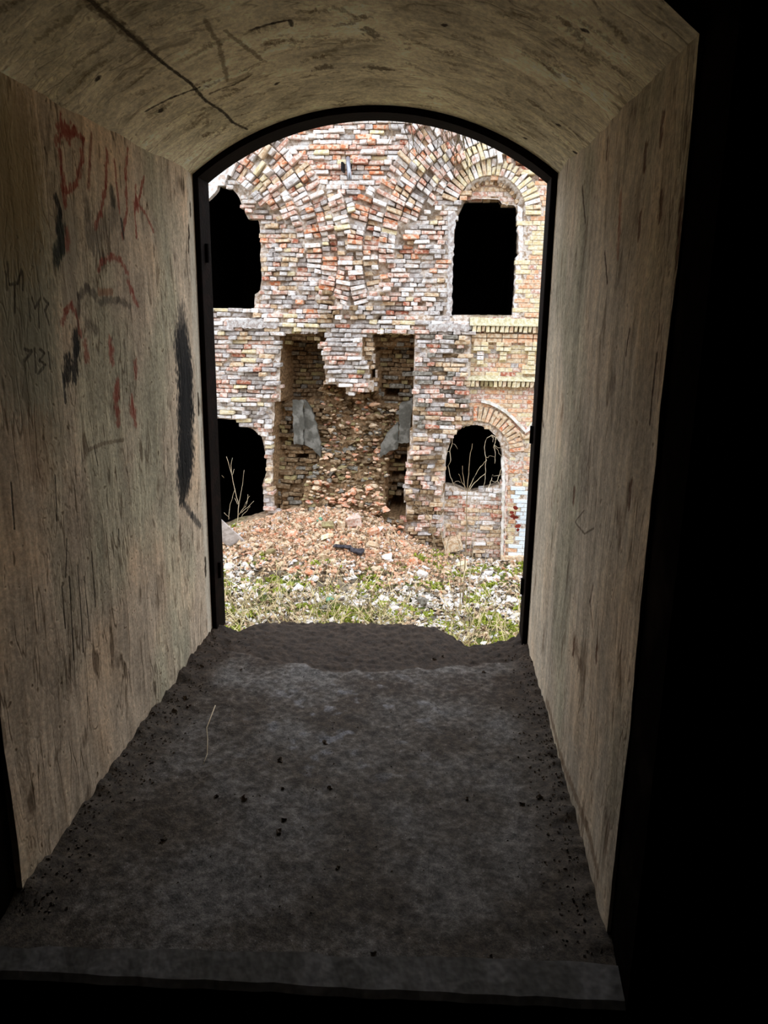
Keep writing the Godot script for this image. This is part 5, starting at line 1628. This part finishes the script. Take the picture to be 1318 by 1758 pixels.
# ------------------------------------------------------------------ plants
func spread(pts: Array, dz: float) -> Array:
	# turns a drawn branch into one that also leans in depth, finely divided and slightly crooked
	var out: Array = []
	for i in pts.size() - 1:
		for k in 3:
			var t := (i + k / 3.0) / (pts.size() - 1)
			var q: Vector3 = pts[i].lerp(pts[i + 1], k / 3.0)
			out.append(q + Vector3(rng.randf_range(-1, 1) * 0.006, rng.randf_range(-1, 1) * 0.006, dz * t))
	out.append(pts[-1] + Vector3(0, 0, dz))
	return out


func build_plants() -> void:
	# bare sapling before the lower left doorway
	var s := thing("bare_sapling", [Vector3(-2.648, -2.601, -10.300)][0])
	tag(s, "pale bare sapling before the lower left doorway", "sapling")
	var st := begin(true)
	tube(st, rel(spread([Vector3(-2.713, -2.709, -10.300), Vector3(-2.673, -2.445, -10.300), Vector3(-2.645, -2.195, -10.300), Vector3(-2.689, -1.991, -10.300), Vector3(-2.739, -1.677, -10.300), Vector3(-2.818, -1.357, -10.300)], 0.05), s.position), 0.008, 0.004)
	obj("stem", finish(st), M.twig, s)
	for b in [[Vector3(-2.639, -2.190, -10.280), Vector3(-2.602, -1.973, -10.280), Vector3(-2.578, -1.850, -10.280), Vector3(-2.540, -1.596, -10.280)], [Vector3(-2.660, -2.191, -10.280), Vector3(-2.748, -2.112, -10.280)], [Vector3(-2.832, -2.466, -10.280), Vector3(-2.813, -2.217, -10.280), Vector3(-2.743, -1.958, -10.280)], [Vector3(-2.645, -2.377, -10.280), Vector3(-2.560, -2.249, -10.280), Vector3(-2.485, -2.113, -10.280), Vector3(-2.431, -2.019, -10.280)], [Vector3(-2.603, -2.334, -10.280), Vector3(-2.499, -2.247, -10.280), Vector3(-2.415, -2.162, -10.280)], [Vector3(-2.660, -2.502, -10.280), Vector3(-2.546, -2.467, -10.280), Vector3(-2.443, -2.432, -10.280), Vector3(-2.288, -2.343, -10.280)], [Vector3(-2.753, -1.673, -10.280), Vector3(-2.768, -1.522, -10.280), Vector3(-2.754, -1.401, -10.280)], [Vector3(-2.627, -2.438, -10.280), Vector3(-2.542, -2.331, -10.280), Vector3(-2.458, -2.246, -10.280), Vector3(-2.406, -2.182, -10.280)], [Vector3(-2.733, -1.673, -10.280), Vector3(-2.710, -1.581, -10.280)], [Vector3(-2.886, -1.728, -10.280), Vector3(-2.863, -1.646, -10.280)], [Vector3(-2.540, -2.249, -10.280), Vector3(-2.496, -2.144, -10.280), Vector3(-2.492, -2.021, -10.280)], [Vector3(-2.899, -2.344, -10.280), Vector3(-2.832, -2.466, -10.280)]]:
		var sb := begin(true)
		tube(sb, rel(spread(b, rng.randf_range(-0.2, 0.2)), s.position), 0.0045, 0.0025, 4)
		obj("branch", finish(sb), M.twig, s)
	# taller bush of thin shoots in front of the lower right window
	var r := thing("shoot_bush", [Vector3(1.254, -3.233, -8.900)][0])
	tag(r, "tall bush of thin pale shoots before the lower right window", "bush")
	var sr := begin(true)
	tube(sr, rel(spread([Vector3(1.203, -3.159, -8.700), Vector3(1.207, -2.802, -8.750), Vector3(1.216, -2.356, -8.800), Vector3(1.210, -1.992, -8.800), Vector3(1.197, -1.646, -8.850), Vector3(1.200, -1.494, -8.850)], 0.0), r.position), 0.012, 0.007)
	obj("stem", finish(sr), M.twig_brown, r)
	for b in [[Vector3(1.200, -1.494, -8.850), Vector3(1.207, -1.247, -8.850), Vector3(1.221, -0.985, -8.850), Vector3(1.247, -0.794, -8.850)], [Vector3(1.208, -1.494, -8.850), Vector3(1.277, -1.289, -8.850), Vector3(1.371, -1.111, -8.850), Vector3(1.460, -0.995, -8.850)], [Vector3(1.217, -1.494, -8.850), Vector3(1.306, -1.376, -8.850), Vector3(1.405, -1.285, -8.850), Vector3(1.463, -1.248, -8.850)], [Vector3(1.182, -1.495, -8.850), Vector3(1.116, -1.347, -8.850), Vector3(1.059, -1.208, -8.850)], [Vector3(1.173, -1.469, -8.850), Vector3(1.131, -1.293, -8.850), Vector3(1.117, -1.145, -8.850)], [Vector3(1.491, -1.485, -8.850), Vector3(1.529, -1.386, -8.850), Vector3(1.560, -1.306, -8.850)], [Vector3(1.321, -2.321, -8.850), Vector3(1.379, -2.045, -8.850), Vector3(1.421, -1.817, -8.850), Vector3(1.442, -1.709, -8.850)], [Vector3(1.163, -3.199, -8.850), Vector3(1.145, -2.746, -8.850), Vector3(1.122, -2.375, -8.850), Vector3(1.013, -2.058, -8.850), Vector3(0.938, -1.907, -8.850)], [Vector3(1.297, -3.212, -8.850), Vector3(1.306, -2.786, -8.850), Vector3(1.327, -2.459, -8.850), Vector3(1.345, -2.274, -8.850)], [Vector3(1.235, -3.234, -8.850), Vector3(1.294, -2.928, -8.850), Vector3(1.278, -2.554, -8.850), Vector3(1.298, -2.185, -8.850), Vector3(1.386, -1.819, -8.850)], [Vector3(1.119, -3.220, -8.850), Vector3(1.014, -2.798, -8.850), Vector3(0.895, -2.430, -8.850), Vector3(0.802, -2.021, -8.850), Vector3(0.762, -1.841, -8.850)], [Vector3(1.382, -3.113, -8.850), Vector3(1.449, -2.827, -8.850), Vector3(1.530, -2.497, -8.850), Vector3(1.648, -2.217, -8.850), Vector3(1.708, -2.033, -8.850)]]:
		var sb := begin(true)
		tube(sb, rel(spread(b, rng.randf_range(-0.15, 0.15)), r.position), 0.006, 0.003, 4)
		obj("shoot", finish(sb), M.twig if rng.randf() < 0.5 else M.twig_brown, r)
	# thin bush at the foot of the broken wall end
	var w := thing("dry_bush", [Vector3(0.837, -3.065, -9.600)][0])
	tag(w, "dry twiggy bush at the foot of the broken wall end", "bush")
	for b in [[Vector3(0.906, -3.721, -9.600), Vector3(0.852, -3.215, -9.600), Vector3(0.780, -2.768, -9.600), Vector3(0.723, -2.426, -9.600), Vector3(0.620, -2.090, -9.600)], [Vector3(0.780, -2.768, -9.600), Vector3(0.652, -2.234, -9.600), Vector3(0.495, -1.969, -9.600), Vector3(0.441, -1.685, -9.600)], [Vector3(0.620, -2.090, -9.600), Vector3(0.496, -1.998, -9.600), Vector3(0.372, -1.897, -9.600)], [Vector3(0.649, -2.138, -9.600), Vector3(0.568, -1.929, -9.600), Vector3(0.489, -1.740, -9.600)], [Vector3(0.801, -3.420, -9.600), Vector3(0.711, -2.970, -9.600), Vector3(0.716, -2.525, -9.600), Vector3(0.680, -2.233, -9.600)], [Vector3(0.814, -3.217, -9.600), Vector3(0.892, -2.715, -9.600), Vector3(0.958, -2.466, -9.600), Vector3(1.026, -2.269, -9.600)], [Vector3(0.951, -3.617, -9.600), Vector3(0.965, -3.210, -9.600), Vector3(1.064, -2.807, -9.600), Vector3(1.139, -2.557, -9.600)], [Vector3(0.690, -2.281, -9.600), Vector3(0.606, -2.255, -9.600), Vector3(0.557, -2.199, -9.600)]]:
		var sb := begin(true)
		tube(sb, rel(spread(b, rng.randf_range(-0.15, 0.15)), w.position), 0.006, 0.003, 4)
		obj("twig", finish(sb), M.twig_brown, w)
	# vines hanging in the lower right window
	for d in [["hanging_vine", [Vector3(0.986, -0.984, -10.980), Vector3(0.972, -1.137, -10.980), Vector3(0.937, -1.292, -10.980), Vector3(0.963, -1.446, -10.980), Vector3(0.916, -1.551, -10.980), Vector3(0.952, -1.705, -10.980), Vector3(1.008, -1.840, -10.980), Vector3(1.073, -1.963, -10.980)], "tangled pale vine hanging in the left side of the round-headed window"], ["hanging_vine", [Vector3(1.739, -1.035, -10.980), Vector3(1.647, -0.987, -10.980), Vector3(1.560, -1.040, -10.980), Vector3(1.527, -1.203, -10.980), Vector3(1.565, -1.376, -10.980), Vector3(1.565, -1.583, -10.980), Vector3(1.572, -1.738, -10.980), Vector3(1.542, -1.969, -10.980)], "long pale vine hanging in the right side of the round-headed window"], ["hanging_vine", [Vector3(1.727, -1.013, -10.970), Vector3(1.695, -1.166, -10.970), Vector3(1.723, -1.319, -10.970), Vector3(1.721, -1.483, -10.970)], "short thick vine end hanging beside the long one"], ["hanging_vine", [Vector3(1.853, -1.520, -10.970), Vector3(1.811, -1.677, -10.970), Vector3(1.786, -1.781, -10.970), Vector3(1.832, -1.884, -10.970)], "small looped vine on the right jamb of the round-headed window"]]:
		var v := thing(d[0], d[1][0])
		tag(v, d[2], "vine")
		var sv := begin(true)
		tube(sv, rel(spread(d[1], 0.0), v.position), 0.006, 0.004, 4)
		obj("stem", finish(sv), M.twig, v)
		for k in 3:
			var i := rng.randi_range(1, d[1].size() - 2)
			var a: Vector3 = d[1][i]
			var tw := begin(true)
			tube(tw, rel(wiggle(a, a + Vector3(rng.randf_range(-0.15, 0.15), rng.randf_range(-0.3, 0.1), rng.randf_range(-0.1, 0.1)), 4, 0.04), v.position), 0.004, 0.002, 4)
			obj("tendril", finish(tw), M.twig, v)
	# twigs that hang over the top of the ruin
	var top := thing("overhanging_branch", [Vector3(0.462, 4.286, -10.300)][0])
	tag(top, "thin bare twigs hanging down over the top of the ruin", "branch")
	var main := begin(true)
	tube(main, rel([Vector3(1.5, 5.38, -11.05), Vector3(1.45, 5.6, -10.8), Vector3(1.2, 5.4, -10.5), Vector3(1.0, 4.9, -10.4), Vector3(0.9, 4.5, -10.3)] + wiggle([Vector3(0.998, 3.751, -10.200)][0], [Vector3(-0.413, 4.194, -10.400)][0], 8, 0.06), top.position), 0.02, 0.006)
	obj("limb", finish(main), M.twig_brown, top)
	for i in 26:
		var x := rng.randf_range(0.0, 1.0)
		var a: Vector3 = [Vector3(-0.324, 4.154, -10.400)][0].lerp([Vector3(1.043, 3.696, -10.200)][0], x)
		var e := a + Vector3(rng.randf_range(-0.15, 0.15), -rng.randf_range(0.2, 0.75), rng.randf_range(-0.2, 0.2))
		var tw := begin(true)
		tube(tw, rel(wiggle(a, e, 5, 0.05), top.position), 0.007, 0.004, 4)
		obj("twig", finish(tw), M.twig_dark if rng.randf() < 0.7 else M.twig_brown, top)
	# dry red leaves on the limed pier
	var rl := thing("dry_creeper", [Vector3(2.093, -2.373, -10.860)][0])
	tag(rl, "clump of dark red dry creeper leaves on the limed pier", "creeper")
	for q in [Vector3(2.050, -2.324, -10.870), Vector3(2.093, -2.365, -10.870), Vector3(2.136, -2.406, -10.870), Vector3(2.087, -2.429, -10.870), Vector3(2.121, -2.322, -10.870), Vector3(2.151, -2.490, -10.870), Vector3(2.175, -2.563, -10.870), Vector3(2.106, -2.238, -10.870), Vector3(2.064, -2.387, -10.870), Vector3(2.169, -2.638, -10.870)]:
		obj("leaf", leaf_mesh(), M.red_leaf, rl, Transform3D(Basis.from_euler(Vector3(1.3 + rng.randf_range(-0.4, 0.4), rng.randf() * 0.8, rng.randf() * TAU)).scaled(Vector3.ONE * rng.randf_range(0.09, 0.14)), q - rl.position))


func rel(pts: Array, o: Vector3) -> Array:
	var out: Array = []
	for q in pts:
		out.append(q - o)
	return out


# ------------------------------------------------------------------ small things
func build_small() -> void:
	# rain spout in the top of the ruin
	var sp := thing("rain_spout", [Vector3(-0.860, 3.296, -10.900)][0])
	tag(sp, "grey metal rain spout sticking down from the top of the ruin", "spout")
	var st := begin(true)
	tube(st, rel([Vector3(-0.861, 3.421, -10.980), Vector3(-0.825, 3.308, -10.760), Vector3(-0.808, 3.188, -10.700), Vector3(-0.795, 3.066, -10.680)], sp.position), 0.036, 0.036, 10)
	obj("pipe", finish(st), M.zinc, sp)
	var sb := begin()
	plain_box(sb, Vector3(-0.085, -0.09, -0.1), Vector3(-0.045, 0.04, 0.14), 0.006)
	plain_box(sb, Vector3(0.045, -0.03, -0.1), Vector3(0.065, 0.04, 0.12), 0.006)
	obj("bracket", finish(sb), M.zinc_dark, sp)
	# weathered board at the left edge
	var bd := begin()
	box_into(bd, Transform3D(Basis.from_euler(Vector3(0.3, 0.5, -0.85)), Vector3.ZERO), Vector3(0.75, 0.28, 0.05), 0.008, 0.006)
	var bo := obj("weathered_board", finish(bd), M.board, self, Transform3D(Basis(), [Vector3(-2.793, -2.596, -9.900)][0]))
	tag(bo, "pale weathered board leaning beside the iron frame's left jamb", "board")
	# charred timber pieces on the heap
	var ct := thing("charred_timber", [Vector3(-0.681, -2.956, -9.750)][0])
	ct.position.y = ground_y(ct.position.x, ct.position.z) + 0.04
	tag(ct, "dark charred timber lying across the foot of the heap", "timber")
	var s1 := begin()
	box_into(s1, Transform3D(Basis.from_euler(Vector3(0.3, 0.2, -0.28)), Vector3(-0.1, 0.05, 0)), Vector3(0.3, 0.09, 0.12), 0.02, 0.015)
	obj("beam", finish(s1), M.rubber, ct)
	var s2 := begin()
	box_into(s2, Transform3D(Basis.from_euler(Vector3(0.2, -0.3, -0.12)), Vector3(0.14, 0.0, 0.03)), Vector3(0.24, 0.08, 0.11), 0.02, 0.015)
	obj("splinter", finish(s2), M.rubber, ct)
	# faded plastic pieces
	for d in [[[Vector3(-1.279, -2.495, -10.400)][0], "faded green plastic scrap on the top of the heap"], [[Vector3(-0.796, -3.133, -8.400)][0], "faded green plastic scrap in the grass below the heap"]]:
		var p: Vector3 = d[0]
		p.y = ground_y(p.x, p.z) + 0.03
		tag(obj("plastic_scrap", rough_box(Vector3(0.13, 0.03, 0.09), 0.01, 0.008), M.teal, self, Transform3D(Basis.from_euler(Vector3(0.4, 0.6, 0.2)), p)), d[1], "scrap")
	# dry stalk on the embrasure floor
	var stalk := begin(true)
	tube(stalk, [Vector3(0.186, 0.030, 0.605), Vector3(0.188, 0.012, 0.700), Vector3(0.208, 0.012, 0.757), Vector3(0.228, 0.010, 0.828), Vector3(0.232, 0.010, 0.877)], 0.0016, 0.001, 5)
	tag(obj("dry_stalk", finish(stalk), M.twig), "bent dry grass stalk on the clay floor near the left wall", "stalk")
	# clods on the embrasure floor that can be told apart
	var clod := rough_box(Vector3(0.017, 0.007, 0.011), 0.003, 0.003)
	var spots: Array = [Vector2(0.056, 0.305), Vector2(0.187, 0.312), Vector2(0.068, 0.529), Vector2(0.094, 0.566), Vector2(0.063, 0.604), Vector2(0.422, 0.822), Vector2(0.456, 0.950), Vector2(0.482, 1.112), Vector2(0.483, 1.070), Vector2(0.526, 0.724), Vector2(0.302, 0.997), Vector2(0.372, 0.999), Vector2(0.228, 1.168), Vector2(0.571, 0.936), Vector2(0.632, 1.219), Vector2(0.820, 0.149), Vector2(0.849, 0.122), Vector2(0.985, 0.243), Vector2(0.915, 0.945), Vector2(1.047, 0.951), Vector2(1.143, 0.740), Vector2(1.094, 0.927), Vector2(0.950, 1.433), Vector2(0.728, 1.445)]
	var clods: Array = []
	for i in spots.size():
		var q: Vector2 = spots[i]
		clods.append(obj("clay_clod", clod, M.clod, self, Transform3D(Basis.from_euler(Vector3(0.2, i * 1.7, 0.1)).scaled(Vector3.ONE * rng.randf_range(0.6, 1.3)), Vector3(q.x, floor_y(q.x, q.y) + 0.003, q.y))))
	tell_apart(clods, "dark clay clod", "clod", "clods on the embrasure floor", {"bent dry stalk": Vector3(0.2, 0, 0.6), "left jamb's foot": Vector3(0.03, 0, 0.0), "right jamb's foot": Vector3(1.13, 0, 0.0), "right end of the nosing": Vector3(1.1, 0, 1.47), "left end of the nosing": Vector3(0.1, 0, 1.5), "middle of the floor": Vector3(0.58, 0, 0.75)})
	# crumbs along the walls
	var xfs: Array = []
	for i in 900:
		var left := rng.randf() < 0.55
		var d := absf(rng.randfn(0.0, 0.055))
		var z := rng.randf_range(0.0, 1.42)
		var x := (0.012 + d) if left else (1.155 - d * 0.8)
		var b := Basis.from_euler(Vector3(rng.randf() * 3.0, rng.randf() * 6.0, rng.randf() * 3.0)).scaled(Vector3.ONE * rng.randf_range(0.12, 0.5))
		xfs.append(Transform3D(b, Vector3(x, floor_y(x, z) + 0.001, z)))
	for i in 260:
		var x := rng.randf_range(0.05, 1.1)
		var z := rng.randf_range(0.02, 1.42)
		var b := Basis.from_euler(Vector3(rng.randf() * 3.0, rng.randf() * 6.0, rng.randf() * 3.0)).scaled(Vector3.ONE * rng.randf_range(0.08, 0.3))
		xfs.append(Transform3D(b, Vector3(x, floor_y(x, z) + 0.001, z)))
	many("floor_crumbs", clod, M.clod, xfs, "clay crumbs gathered along the foot of the embrasure walls", "crumbs")
